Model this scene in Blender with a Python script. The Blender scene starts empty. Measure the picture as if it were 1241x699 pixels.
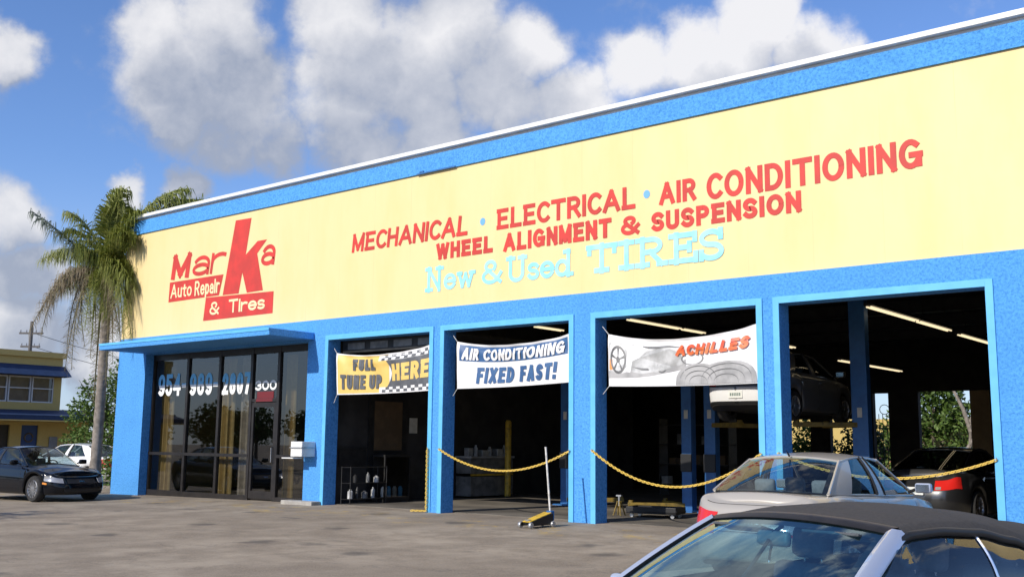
import bpy, bmesh, math, random
import numpy as np
from mathutils import Vector, Matrix
R = math.radians
random.seed(7)
S = bpy.context.scene
COL = S.collection

# ------------------------------------------------------------------ camera, sky, sun, exposure
cam = bpy.data.objects.new('camera', bpy.data.cameras.new('camera'))
COL.objects.link(cam)
cr = Vector((0.775096, 0.631755, 0.010577)); cu = Vector((0.084937, -0.120768, 0.989040)); cf = Vector((-0.626109, 0.765703, 0.147266))
cam.matrix_world = Matrix(((cr.x, cu.x, -cf.x, 29.0712), (cr.y, cu.y, -cf.y, -16.8758), (cr.z, cu.z, -cf.z, 1.5), (0, 0, 0, 1)))
cam.data.sensor_fit = 'HORIZONTAL'; cam.data.sensor_width = 36; cam.data.lens = 36.62
cam.data.clip_start = 0.05; cam.data.clip_end = 3000
S.camera = cam
SUN_DIR = Vector((0.208, 1.393, -0.837)).normalized()      # the way the light travels
SUN_EL = math.asin(-SUN_DIR.z)
sun = bpy.data.objects.new('sun', bpy.data.lights.new('sun', 'SUN'))
sun.data.energy = 4.4; sun.data.angle = R(0.5); sun.data.color = (1.0, 0.93, 0.82)
sun.rotation_euler = SUN_DIR.to_track_quat('-Z', 'Y').to_euler(); sun.location = (-10, -60, 40)
COL.objects.link(sun)
S.view_settings.view_transform = 'Standard'; S.view_settings.look = 'None'
S.view_settings.exposure = 0.0; S.view_settings.gamma = 1.0
S.cycles.max_bounces = 8; S.cycles.transparent_max_bounces = 16; S.cycles.caustics_reflective = False; S.cycles.caustics_refractive = False
S.cycles.sample_clamp_indirect = 6.0
try:
    S.cycles.use_denoising = True
except Exception:
    pass


class NT:
    """small helper to wire shader nodes"""
    def __init__(self, tree): self.t = tree; self.n = tree.nodes; self.l = tree.links
    def node(self, kind, **kw):
        nd = self.n.new(kind)
        for k, v in kw.items(): setattr(nd, k, v)
        return nd
    def put(self, sock, v):
        if isinstance(v, bpy.types.NodeSocket): self.l.new(v, sock)
        else: sock.default_value = v
    def math(self, op, a, b=0.0, c=0.0, clamp=False):
        nd = self.node('ShaderNodeMath', operation=op); nd.use_clamp = clamp
        for i, v in enumerate((a, b, c)): self.put(nd.inputs[i], v)
        return nd.outputs[0]
    def vec(self, op, a, b=(0, 0, 0), scale=None):
        nd = self.node('ShaderNodeVectorMath', operation=op)
        self.put(nd.inputs[0], a); self.put(nd.inputs[1], b)
        if scale is not None: self.put(nd.inputs['Scale'], scale)
        return nd.outputs['Value'] if op in ('DOT_PRODUCT', 'LENGTH', 'DISTANCE') else nd.outputs[0]
    def mix(self, f, a, b, mode='MIX'):
        nd = self.node('ShaderNodeMix', data_type='RGBA', blend_type=mode)
        self.put(nd.inputs[0], f); self.put(nd.inputs[6], a); self.put(nd.inputs[7], b)
        return nd.outputs[2]
    def noise(self, vec, scale, detail=4, rough=0.55, out=0):
        nd = self.node('ShaderNodeTexNoise'); self.put(nd.inputs['Vector'], vec)
        nd.inputs['Scale'].default_value = scale; nd.inputs['Detail'].default_value = detail; nd.inputs['Roughness'].default_value = rough
        return nd.outputs[out]
    def ramp(self, f, lo, hi, a=0.0, b=1.0, smooth=True):
        nd = self.node('ShaderNodeMapRange'); nd.interpolation_type = 'SMOOTHSTEP' if smooth else 'LINEAR'
        self.put(nd.inputs[0], f)
        for i, v in enumerate((lo, hi, a, b)): self.put(nd.inputs[i + 1], v)
        return nd.outputs[0]


def c4(c): return (c[0], c[1], c[2], 1.0)

# world: Nishita sky with clouds at fixed compass directions
W = bpy.data.worlds.new('World'); S.world = W; W.use_nodes = True
nt = NT(W.node_tree); nt.n.clear()
sky = nt.node('ShaderNodeTexSky', sky_type='NISHITA', sun_disc=False)
sky.sun_elevation = SUN_EL
sky.sun_rotation = math.atan2(-SUN_DIR.x, -SUN_DIR.y)
sky.air_density = 1.0; sky.dust_density = 0.3; sky.ozone_density = 3.0; sky.altitude = 0
LOBES = [(-0.7953, 0.5115, 0.3255, 0.0688), (-0.7723, 0.5586, 0.3025, 0.0595), (-0.8017, 0.4802, 0.3559, 0.0421), (-0.7685, 0.5204, 0.3722, 0.0543), (-0.7634, 0.5808, 0.2827, 0.0451), (-0.7923, 0.548, 0.2684, 0.0405), (-0.8116, 0.5076, 0.2892, 0.0431), (-0.6767, 0.653, 0.3401, 0.0849), (-0.6233, 0.6848, 0.3775, 0.0692), (-0.6991, 0.6104, 0.3724, 0.053), (-0.7143, 0.638, 0.2876, 0.0579), (-0.6116, 0.7196, 0.3287, 0.0544), (-0.6669, 0.6892, 0.2832, 0.0547), (-0.5916, 0.7191, 0.3645, 0.054), (-0.7234, 0.6143, 0.3153, 0.0534), (-0.4126, 0.8329, 0.3688, 0.0509), (-0.3588, 0.8624, 0.3571, 0.0423), (-0.4615, 0.8132, 0.3545, 0.0485), (-0.5087, 0.7884, 0.346, 0.0419), (-0.5532, 0.7714, 0.3145, 0.0464), (-0.5933, 0.747, 0.2999, 0.0429), (-0.3834, 0.8402, 0.3834, 0.0358), (-0.3314, 0.8785, 0.344, 0.0244), (-0.8953, 0.4033, 0.189, 0.0357), (-0.8956, 0.4215, 0.1425, 0.0396), (-0.8681, 0.376, 0.3242, 0.0319), (-0.8467, 0.4847, 0.2197, 0.0195), (-0.815, 0.5328, 0.2276, 0.0247), (-0.8979, 0.4302, 0.0931, 0.0464), (-0.8854, 0.4419, 0.1443, 0.0335), (-0.8708, 0.4848, 0.0816, 0.0417), (-0.66, 0.50, 0.58, 0.16), (-0.62, 0.60, 0.50, 0.10), (-0.50, 0.70, 0.52, 0.10), (-0.80, 0.25, 0.56, 0.15), (-0.55, 0.45, 0.72, 0.15)]  # last, high lobes: unseen clouds added to brighten the convertible's windscreen reflection
grp = bpy.data.node_groups.new('cloud_density', 'ShaderNodeTree')
grp.interface.new_socket('Vector', in_out='INPUT', socket_type='NodeSocketVector')
grp.interface.new_socket('Value', in_out='OUTPUT', socket_type='NodeSocketFloat')
g = NT(grp)
gi = g.node('NodeGroupInput'); go = g.node('NodeGroupOutput')
v0 = gi.outputs[0]
n1 = g.vec('SUBTRACT', g.noise(v0, 9.0, 6, 0.6, 1), (0.5, 0.5, 0.5))
vd = g.vec('NORMALIZE', g.vec('ADD', v0, g.vec('SCALE', n1, scale=0.075)))
acc = None
for x, y, z, r in LOBES:
    dd = g.vec('DISTANCE', vd, Vector((x, y, z)).normalized())
    q = g.ramp(dd, r * 0.35, r * 1.35, 1.0, 0.0)
    acc = q if acc is None else g.math('MAXIMUM', acc, q)
# elsewhere in the sky: scattered clouds
far = g.noise(g.vec('MULTIPLY', v0, (1, 1, 2.2)), 2.6, 6, 0.6)
sv = g.node('ShaderNodeSeparateXYZ'); g.l.new(v0, sv.inputs[0])
behind = g.math('MAXIMUM', g.ramp(g.vec('DOT_PRODUCT', v0, (-0.626, 0.766, 0.147)), 0.75, 0.55), g.ramp(sv.outputs[2], .44, .54))  # high overhead too, cloud added for the windscreen to mirror
acc = g.math('MAXIMUM', acc, g.math('MULTIPLY', g.ramp(far, 0.5, 0.66), behind))
g.l.new(acc, go.inputs[0])
tc = nt.node('ShaderNodeTexCoord')
dirv = nt.vec('NORMALIZE', tc.outputs['Generated'])
def dens(v):
    nd = nt.node('ShaderNodeGroup'); nd.node_tree = grp; nt.l.new(v, nd.inputs[0]); return nd.outputs[0]
d0 = dens(dirv)
d1 = dens(nt.vec('NORMALIZE', nt.vec('ADD', dirv, (-0.02, -0.012, 0.055))))
fb = nt.noise(dirv, 16.0, 6, 0.6)
fb2 = nt.noise(dirv, 38.0, 5, 0.6)
dn = nt.math('ADD', d0, nt.math('MULTIPLY_ADD', fb, 1.5, -0.75))
dn = nt.math('ADD', dn, nt.math('MULTIPLY_ADD', fb2, 0.5, -0.25))
mask = nt.ramp(dn, 0.08, 0.90)
lit = nt.math('MULTIPLY_ADD', nt.math('SUBTRACT', d0, d1), 0.8, 0.17)
lit = nt.math('ADD', lit, nt.math('MULTIPLY_ADD', fb, 1.0, -0.5))
lit = nt.math('ADD', lit, nt.math('MULTIPLY_ADD', fb2, 0.4, -0.2))
eastw = nt.ramp(nt.vec('DOT_PRODUCT', dirv, (0.775, 0.632, 0.0)), -0.45, 0.25, -0.14, 0.36)
lit = nt.math('ADD', lit, eastw, clamp=True)
ccol = nt.mix(lit, (0.37, 0.415, 0.52, 1), (0.93, 0.92, 0.93, 1))
skyc = nt.vec('SCALE', nt.vec('MULTIPLY', sky.outputs[0], (0.86, 1.0, 1.30)), scale=0.135)
hz = nt.ramp(nt.node('ShaderNodeSeparateXYZ').outputs[2], 0, 1)
sep = nt.node('ShaderNodeSeparateXYZ'); nt.l.new(dirv, sep.inputs[0])
haze_f = nt.ramp(sep.outputs[2], 0.02, 0.26, 0.55, 0.0)
skyc = nt.mix(haze_f, skyc, (0.50, 0.60, 0.80, 1))
final = nt.mix(nt.math('MULTIPLY', mask, 0.94), skyc, ccol)
bg = nt.node('ShaderNodeBackground'); nt.l.new(final, bg.inputs[0]); bg.inputs[1].default_value = 1.0
wo = nt.node('ShaderNodeOutputWorld'); nt.l.new(bg.outputs[0], wo.inputs[0])

# ------------------------------------------------------------------ materials
def mat(name, color, rough=0.6, metal=0.0, coat=0.0, spec=0.5):
    m = bpy.data.materials.new(name); m.use_nodes = True
    b = m.node_tree.nodes['Principled BSDF']
    b.inputs['Base Color'].default_value = c4(color); b.inputs['Roughness'].default_value = rough
    b.inputs['Metallic'].default_value = metal; b.inputs['Coat Weight'].default_value = coat
    b.inputs['Coat Roughness'].default_value = 0.04; b.inputs['Specular IOR Level'].default_value = spec
    return m

def varied(name, ca, cb, scale=8, rough=0.7, detail=5, lo=0.35, hi=0.65, bump=0.0, bscale=None, metal=0.0, coat=0.0, rvar=0.0, spec=0.5):
    m = mat(name, ca, rough, metal, coat, spec); t = NT(m.node_tree); b = t.n['Principled BSDF']
    co = t.node('ShaderNodeTexCoord').outputs['Object']
    f = t.ramp(t.noise(co, scale, detail), lo, hi)
    t.l.new(t.mix(f, c4(ca), c4(cb)), b.inputs['Base Color'])
    if rvar: t.l.new(t.math('MULTIPLY_ADD', f, rvar, rough), b.inputs['Roughness'])
    if bump:
        bp = t.node('ShaderNodeBump'); bp.inputs['Strength'].default_value = bump; bp.inputs['Distance'].default_value = 0.02
        t.l.new(t.noise(co, bscale or scale, 5), bp.inputs['Height']); t.l.new(bp.outputs[0], b.inputs['Normal'])
    return m

def glass(name, tint=(0.75, 0.8, 0.82), r0=0.05, refl=(1.0, 1.0, 1.0)):
    """thin glazing: clear pane plus a mirror layer that grows towards grazing angles, the same from both sides"""
    m = bpy.data.materials.new(name); m.use_nodes = True; t = NT(m.node_tree); t.n.clear()
    o = t.node('ShaderNodeOutputMaterial'); tr = t.node('ShaderNodeBsdfTransparent'); tr.inputs[0].default_value = c4(tint)
    gl = t.node('ShaderNodeBsdfGlossy'); gl.inputs['Roughness'].default_value = 0.012; gl.inputs[0].default_value = c4(refl)
    ge = t.node('ShaderNodeNewGeometry')
    c = t.math('ABSOLUTE', t.vec('DOT_PRODUCT', ge.outputs['Normal'], ge.outputs['Incoming']))
    f = t.math('MULTIPLY_ADD', t.math('POWER', t.math('SUBTRACT', 1.0, c), 5.0), 1.0 - r0, r0, clamp=True)
    mx = t.node('ShaderNodeMixShader'); t.l.new(f, mx.inputs[0]); t.l.new(tr.outputs[0], mx.inputs[1]); t.l.new(gl.outputs[0], mx.inputs[2])
    t.l.new(mx.outputs[0], o.inputs[0]); return m

def emit(name, color, strength):
    m = mat(name, color, 0.5); b = m.node_tree.nodes['Principled BSDF']
    b.inputs['Emission Color'].default_value = c4(color); b.inputs['Emission Strength'].default_value = strength
    return m

def stucco(name, ca, cb, dirt):
    m = mat(name, ca, 0.85); t = NT(m.node_tree); b = t.n['Principled BSDF']
    co = t.node('ShaderNodeTexCoord').outputs['Object']
    fine = t.ramp(t.noise(co, 23, 5, 0.8), 0.34, 0.60)
    col = t.mix(fine, c4(ca), c4(cb))
    big = t.ramp(t.noise(co, 1.3, 6, 0.65), 0.45, 0.75, 0.0, 0.35)
    col = t.mix(big, col, c4(dirt))
    streak = t.ramp(t.noise(t.vec('MULTIPLY', co, (5.0, 5.0, 0.25)), 1.6, 5, 0.65), 0.58, 0.78, 0.0, 0.35)
    col = t.mix(streak, col, c4(dirt))
    t.l.new(col, b.inputs['Base Color'])
    bp = t.node('ShaderNodeBump'); bp.inputs['Strength'].default_value = 0.85; bp.inputs['Distance'].default_value = 0.02
    t.l.new(t.noise(co, 42, 4, 0.7), bp.inputs['Height']); t.l.new(bp.outputs[0], b.inputs['Normal'])
    return m

M = {}
M['stucco'] = stucco('blue_stucco', (0.040, 0.225, 0.60), (0.105, 0.40, 0.86), (0.045, 0.23, 0.56))
M['trim'] = varied('light_blue_trim', (0.13, 0.49, 0.82), (0.11, 0.44, 0.77), 3, 0.55, bump=0.05)
M['white_trim'] = varied('white_coping', (0.8, 0.8, 0.78), (0.72, 0.71, 0.68), 4, 0.5)
M['red_paint'] = varied('red_lettering', (0.66, 0.042, 0.030), (0.52, 0.040, 0.028), 2.2, 0.6)
M['cyan_paint'] = varied('pale_blue_lettering', (0.27, 0.66, 0.80), (0.40, 0.72, 0.78), 3, 0.6)
M['dot_paint'] = mat('blue_dot_paint', (0.16, 0.42, 0.72), 0.6)
M['dark_metal'] = varied('dark_bronze_frame', (0.016, 0.014, 0.013), (0.026, 0.022, 0.02), 6, 0.4)
M['black'] = mat('black_plastic', (0.012, 0.012, 0.013), 0.5)
M['rubber'] = varied('tyre_rubber', (0.014, 0.014, 0.015), (0.03, 0.029, 0.028), 12, 0.8)
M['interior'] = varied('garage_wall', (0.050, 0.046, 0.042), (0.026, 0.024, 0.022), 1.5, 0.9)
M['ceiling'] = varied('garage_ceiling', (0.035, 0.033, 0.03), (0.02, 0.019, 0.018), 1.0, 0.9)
M['steel_dark'] = varied('dark_steel', (0.035, 0.034, 0.033), (0.02, 0.02, 0.02), 5, 0.5, metal=0.3)
M['office'] = varied('office_wall', (0.10, 0.085, 0.06), (0.07, 0.06, 0.045), 1.5, 0.8)
M['lift_blue'] = varied('lift_blue_paint', (0.03, 0.15, 0.40), (0.025, 0.12, 0.33), 5, 0.45)
M['yellow_paint'] = varied('worn_yellow_paint', (0.68, 0.44, 0.05), (0.34, 0.22, 0.04), 9, 0.55, lo=0.45, hi=0.7)
M['arm_yellow'] = varied('greasy_yellow_paint', (0.24, 0.16, 0.025), (0.12, 0.085, 0.02), 9, 0.55, lo=0.45, hi=0.7)
M['tan_board'] = varied('tan_board', (0.42, 0.29, 0.14), (0.34, 0.23, 0.11), 2, 0.7)
M['pale_trim'] = varied('pale_grey_trim', (0.46, 0.47, 0.48), (0.40, 0.41, 0.42), 12, 0.7)
M['chain'] = varied('yellow_plastic', (0.80, 0.56, 0.10), (0.70, 0.48, 0.10), 20, 0.45)
M['chrome'] = mat('chrome', (0.75, 0.75, 0.76), 0.15, 1.0)
M['alloy'] = varied('alloy_wheel', (0.62, 0.62, 0.63), (0.45, 0.45, 0.46), 9, 0.28, metal=0.85)
M['wood'] = varied('brown_panel', (0.16, 0.10, 0.05), (0.11, 0.07, 0.035), 2, 0.7)
M['concrete'] = varied('pale_concrete', (0.42, 0.40, 0.36), (0.32, 0.30, 0.27), 5, 0.9, bump=0.2, bscale=30)
M['white_box'] = varied('white_metal', (0.78, 0.78, 0.76), (0.70, 0.70, 0.68), 6, 0.4)
M['silver_metal'] = varied('galvanised_metal', (0.55, 0.56, 0.57), (0.42, 0.43, 0.44), 10, 0.4, metal=0.6)
M['handle_white'] = varied('worn_white_handle', (0.72, 0.70, 0.66), (0.5, 0.48, 0.44), 12, 0.45)
M['banner_white'] = varied('white_vinyl', (0.80, 0.79, 0.78), (0.74, 0.73, 0.72), 3, 0.45)
M['banner_yellow'] = varied('yellow_vinyl', (0.80, 0.56, 0.16), (0.72, 0.50, 0.14), 2, 0.45)
M['banner_dark'] = varied('charcoal_print', (0.085, 0.09, 0.10), (0.12, 0.125, 0.135), 5, 0.5)
M['banner_navy'] = varied('navy_print', (0.035, 0.10, 0.24), (0.05, 0.13, 0.28), 4, 0.5)
M['banner_grey'] = varied('grey_print', (0.30, 0.295, 0.29), (0.46, 0.45, 0.44), 3, 0.5)
M['banner_pale'] = varied('pale_grey_print', (0.34, 0.34, 0.33), (0.62, 0.62, 0.61), 3, 0.5)
M['banner_mid'] = varied('mid_grey_print', (0.12, 0.12, 0.12), (0.22, 0.22, 0.215), 4, 0.5)
M['banner_red'] = varied('red_print', (0.78, 0.20, 0.06), (0.72, 0.07, 0.04), 3.0, 0.5)
M['banner_orange'] = mat('orange_print', (0.85, 0.32, 0.10), 0.5)
M['paper'] = varied('paper', (0.7, 0.68, 0.6), (0.6, 0.58, 0.5), 6, 0.7)
M['lamp'] = emit('lit_tube', (1.0, 0.82, 0.52), 1.1)
M['shop_glass'] = glass('storefront_glass', (0.50, 0.50, 0.48), 0.10)
M['car_glass'] = glass('car_glass', (0.60, 0.70, 0.72), 0.07)
M['car_glass_blue'] = glass('tinted_windscreen', (0.48, 0.84, 0.95), 0.24, (0.78, 0.96, 1.0))
M['car_glass_dark'] = glass('dark_car_glass', (0.16, 0.19, 0.22), 0.07)
M['curtain'] = varied('mustard_curtain', (0.62, 0.47, 0.20), (0.50, 0.38, 0.16), 6, 0.85)
M['curtain_pale'] = varied('pale_curtain', (0.55, 0.50, 0.42), (0.42, 0.38, 0.32), 6, 0.85)
M['num_blue'] = mat('blue_window_lettering', (0.16, 0.50, 0.80), 0.5)
M['num_white'] = mat('white_window_lettering', (0.85, 0.86, 0.86), 0.5)
M['red_sticker'] = mat('red_sticker', (0.16, 0.015, 0.02), 0.5)
M['paint_silver'] = mat('silver_car_paint', (0.46, 0.42, 0.36), 0.34, 0.25, 0.7)
M['paint_white'] = mat('white_car_paint', (0.78, 0.78, 0.78), 0.35, 0.0, 1.0)
M['paint_black'] = mat('black_car_paint', (0.018, 0.018, 0.019), 0.30, 0.0, 1.0)
M['paint_blueblack'] = mat('navy_black_car_paint', (0.003, 0.004, 0.007), 0.12, 0.0, 0.3, 0.25)
M['paint_iceblue'] = mat('ice_blue_car_paint', (0.50, 0.55, 0.66), 0.32, 0.35, 1.0)
M['paint_shaded'] = mat('shaded_pale_car_paint', (0.17, 0.17, 0.175), 0.35, 0.3, 0.8)  # pale car on the lift: shade of the bay put into its paint
M['soft_top'] = varied('black_canvas', (0.040, 0.036, 0.034), (0.055, 0.050, 0.046), 60, 0.85, bump=0.15, bscale=260)
M['seat'] = varied('dark_seat', (0.085, 0.092, 0.10), (0.06, 0.066, 0.072), 20, 0.7)
M['seat_grey'] = varied('grey_seat', (0.30, 0.31, 0.32), (0.24, 0.25, 0.26), 20, 0.75)
M['tail_red'] = mat('red_lens', (0.62, 0.02, 0.015), 0.18, 0.0, 1.0)
M['lens_clear'] = mat('clear_lens', (0.42, 0.42, 0.42), 0.12, 0.3, 1.0)
M['lens_amber'] = mat('amber_lens', (0.8, 0.3, 0.05), 0.2, 0.0, 1.0)
M['plate'] = mat('licence_plate', (0.75, 0.76, 0.72), 0.4)
M['plate_ink'] = mat('plate_ink', (0.10, 0.16, 0.14), 0.5)
M['bark'] = varied('palm_bark', (0.30, 0.26, 0.22), (0.18, 0.155, 0.13), 6, 0.9, bump=0.3, bscale=14)
M['trunk'] = varied('tree_bark', (0.16, 0.13, 0.10), (0.09, 0.075, 0.06), 8, 0.9, bump=0.3)
M['yellow_wall'] = stucco('ochre_wall', (0.62, 0.46, 0.16), (0.55, 0.41, 0.14), (0.45, 0.34, 0.13))
M['navy_awning'] = varied('navy_awning', (0.008, 0.028, 0.085), (0.012, 0.036, 0.105), 5, 0.7)
M['window_white'] = mat('white_window_frame', (0.62, 0.62, 0.62), 0.5)
M['car_glass_tint'] = glass('tinted_car_glass', (0.42, 0.50, 0.54), 0.09)
M['far_glass'] = glass('far_window_glass', (0.5, 0.52, 0.55), 0.08)
M['blind'] = varied('grey_blind', (0.28, 0.29, 0.31), (0.22, 0.23, 0.25), 3, 0.8)
M['blue_door'] = mat('blue_door_paint', (0.02, 0.06, 0.20), 0.5)
M['grey_pole'] = varied('utility_pole_wood', (0.16, 0.15, 0.14), (0.11, 0.10, 0.095), 8, 0.9)

def leafmat(name, cols, trans=0.25):
    m = mat(name, cols[0], 0.6); t = NT(m.node_tree); b = t.n['Principled BSDF']
    ge = t.node('ShaderNodeNewGeometry'); rp = t.node('ShaderNodeValToRGB')
    rp.color_ramp.elements[0].color = c4(cols[0]); rp.color_ramp.elements[1].color = c4(cols[-1])
    for i, c in enumerate(cols[1:-1]):
        e = rp.color_ramp.elements.new((i + 1) / (len(cols) - 1)); e.color = c4(c)
    t.l.new(ge.outputs['Random Per Island'], rp.inputs[0]); t.l.new(rp.outputs[0], b.inputs['Base Color'])
    tl = t.node('ShaderNodeBsdfTranslucent'); t.l.new(rp.outputs[0], tl.inputs[0])
    mx = t.node('ShaderNodeMixShader'); mx.inputs[0].default_value = trans
    o = t.n['Material Output']; t.l.new(b.outputs[0], mx.inputs[1]); t.l.new(tl.outputs[0], mx.inputs[2]); t.l.new(mx.outputs[0], o.inputs[0])
    return m
M['leaf'] = leafmat('broad_leaves', [(0.05, 0.10, 0.015), (0.10, 0.17, 0.03), (0.16, 0.24, 0.05)])
M['leaf_dark'] = leafmat('dark_leaves', [(0.022, 0.05, 0.012), (0.04, 0.08, 0.018), (0.07, 0.11, 0.025)])
M['frond_green'] = leafmat('green_frond', [(0.10, 0.135, 0.018), (0.20, 0.23, 0.03), (0.32, 0.32, 0.08)])
M['frond_grey'] = leafmat('grey_green_frond', [(0.10, 0.13, 0.09), (0.16, 0.20, 0.15), (0.22, 0.25, 0.17)])
M['frond_dead'] = leafmat('dead_frond', [(0.20, 0.15, 0.09), (0.30, 0.24, 0.15), (0.14, 0.13, 0.05), (0.38, 0.31, 0.21)], 0.1)
M['flower'] = leafmat('pink_flowers', [(0.55, 0.05, 0.15), (0.7, 0.12, 0.25)])

# yellow sign panel: faint seams and water marks
def m_panel():
    m = mat('yellow_sign_panel', (0.80, 0.69, 0.33), 0.55); t = NT(m.node_tree); b = t.n['Principled BSDF']
    co = t.node('ShaderNodeTexCoord').outputs['Object']
    sp = t.node('ShaderNodeSeparateXYZ'); t.l.new(co, sp.inputs[0])
    big = t.ramp(t.noise(t.vec('MULTIPLY', co, (1.2, 1, 0.35)), 0.9, 6, 0.62), 0.35, 0.75)
    col = t.mix(big, (0.82, 0.645, 0.325, 1), (0.80, 0.61, 0.275, 1))
    fx = t.math('FRACT', t.math('DIVIDE', sp.outputs[0], 1.219))
    seam = t.math('GREATER_THAN', fx, 0.988)
    nb = t.ramp(t.noise(t.vec('MULTIPLY', co, (0.8, 1, 0.3)), 2.0, 3), 0.4, 0.65, 0.1, 0.5)
    col = t.mix(t.math('MULTIPLY', seam, nb), col, (0.60, 0.50, 0.24, 1))
    st = t.ramp(t.noise(t.vec('MULTIPLY', co, (6, 1, 0.22)), 1.1, 5, 0.7), 0.62, 0.82, 0.0, 0.16)
    col = t.mix(st, col, (0.66, 0.54, 0.27, 1))
    t.l.new(col, b.inputs['Base Color'])
    bp = t.node('ShaderNodeBump'); bp.inputs['Strength'].default_value = 0.12; bp.inputs['Distance'].default_value = 0.05
    t.l.new(t.noise(co, 1.4, 3), bp.inputs['Height']); t.l.new(bp.outputs[0], b.inputs['Normal'])
    return m
M['panel'] = m_panel()

def m_asphalt():
    m = mat('weathered_asphalt', (0.2, 0.19, 0.17), 0.9); t = NT(m.node_tree); b = t.n['Principled BSDF']
    co = t.node('ShaderNodeTexCoord').outputs['Object']
    big = t.ramp(t.noise(co, 0.16, 6, 0.6), 0.36, 0.64)
    col = t.mix(big, (0.250, 0.204, 0.150, 1), (0.375, 0.312, 0.232, 1))
    mid = t.ramp(t.noise(t.vec('ADD', co, (17, 3, 0)), 0.9, 6, 0.68), 0.34, 0.64, 0.0, 0.85)
    col = t.mix(mid, col, (0.165, 0.130, 0.092, 1))
    fine = t.ramp(t.noise(co, 45, 3, 0.75), 0.35, 0.7)
    col = t.mix(t.math('MULTIPLY', fine, 0.45), col, (0.46, 0.385, 0.29, 1))
    # tyre scuffs and dark oil stains
    st = t.ramp(t.noise(t.vec('MULTIPLY', co, (0.55, 1.5, 1)), 0.85, 5, 0.6), 0.62, 0.74, 0.0, 0.65)
    col = t.mix(st, col, (0.07, 0.065, 0.06, 1))
    vo = t.node('ShaderNodeTexVoronoi'); vo.inputs['Scale'].default_value = 0.55
    nz = t.vec('SCALE', t.noise(co, 2.4, 4, 0.6, 1), scale=0.55)
    t.l.new(t.vec('ADD', co, nz), vo.inputs['Vector'])
    oil = t.ramp(vo.outputs['Distance'], 0.07, 0.20, 0.6, 0.0)
    col = t.mix(oil, col, (0.045, 0.042, 0.04, 1))
    # hairline cracks
    vc = t.node('ShaderNodeTexVoronoi', feature='DISTANCE_TO_EDGE'); vc.inputs['Scale'].default_value = 0.33
    t.l.new(t.vec('ADD', co, t.vec('SCALE', t.noise(co, 1.6, 6, 0.7, 1), scale=1.4)), vc.inputs['Vector'])
    ck = t.ramp(vc.outputs['Distance'], 0.002, 0.009, 0.28, 0.0)
    col = t.mix(ck, col, (0.05, 0.047, 0.043, 1))
    # ghosts of old yellow lines
    yl = t.math('MULTIPLY', t.ramp(t.noise(co, 1.1, 5, 0.7), 0.52, 0.62), t.ramp(t.noise(co, 7, 3, 0.7), 0.42, 0.62))
    spx = t.node('ShaderNodeSeparateXYZ'); t.l.new(co, spx.inputs[0])
    band = t.math('MULTIPLY', t.ramp(spx.outputs[1], -2.6, -2.0), t.ramp(spx.outputs[1], -0.5, -0.9))
    col = t.mix(t.math('MULTIPLY', t.math('MULTIPLY', yl, band), 0.8), col, (0.52, 0.34, 0.06, 1))
    t.l.new(col, b.inputs['Base Color'])
    bp = t.node('ShaderNodeBump'); bp.inputs['Strength'].default_value = 0.5; bp.inputs['Distance'].default_value = 0.012
    t.l.new(t.noise(co, 55, 4, 0.75), bp.inputs['Height']); t.l.new(bp.outputs[0], b.inputs['Normal'])
    return m
M['asphalt'] = m_asphalt()
M['floor'] = varied('garage_floor', (0.20, 0.175, 0.14), (0.10, 0.088, 0.072), 0.9, 0.75, detail=6, bump=0.1, bscale=20)
M['grass'] = varied('dry_grass', (0.14, 0.15, 0.05), (0.22, 0.20, 0.09), 2, 0.95, bump=0.4, bscale=30)

# ------------------------------------------------------------------ object helpers
def link(name, me, material=None, parent=None, loc=None, rot=None, smooth=None):
    o = bpy.data.objects.new(name, me); COL.objects.link(o)
    if material is not None:
        for mm in (material if isinstance(material, (list, tuple)) else [material]): me.materials.append(mm)
    if parent is not None: o.parent = parent
    if loc is not None: o.location = loc
    if rot is not None: o.rotation_euler = rot
    if smooth: shade(me, smooth)
    return o

def shade(me, ang=35):
    bm = bmesh.new(); bm.from_mesh(me)
    for f in bm.faces: f.smooth = True
    for e in bm.edges:
        if len(e.link_faces) == 2 and e.calc_face_angle(0) > R(ang): e.smooth = False
    bm.to_mesh(me); bm.free()

def thing(name, label, cat, loc=(0, 0, 0), rz=0, group=None):
    o = bpy.data.objects.new(name, None); COL.objects.link(o); o.location = loc; o.rotation_euler = (0, 0, rz)
    o.empty_display_size = 0.1
    return tag(o, label, cat, group)
def tag(o, label=None, cat=None, group=None, kind=None):
    if label: o['label'] = label
    if cat: o['category'] = cat
    if group: o['group'] = group
    if kind: o['kind'] = kind
    return o

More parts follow.
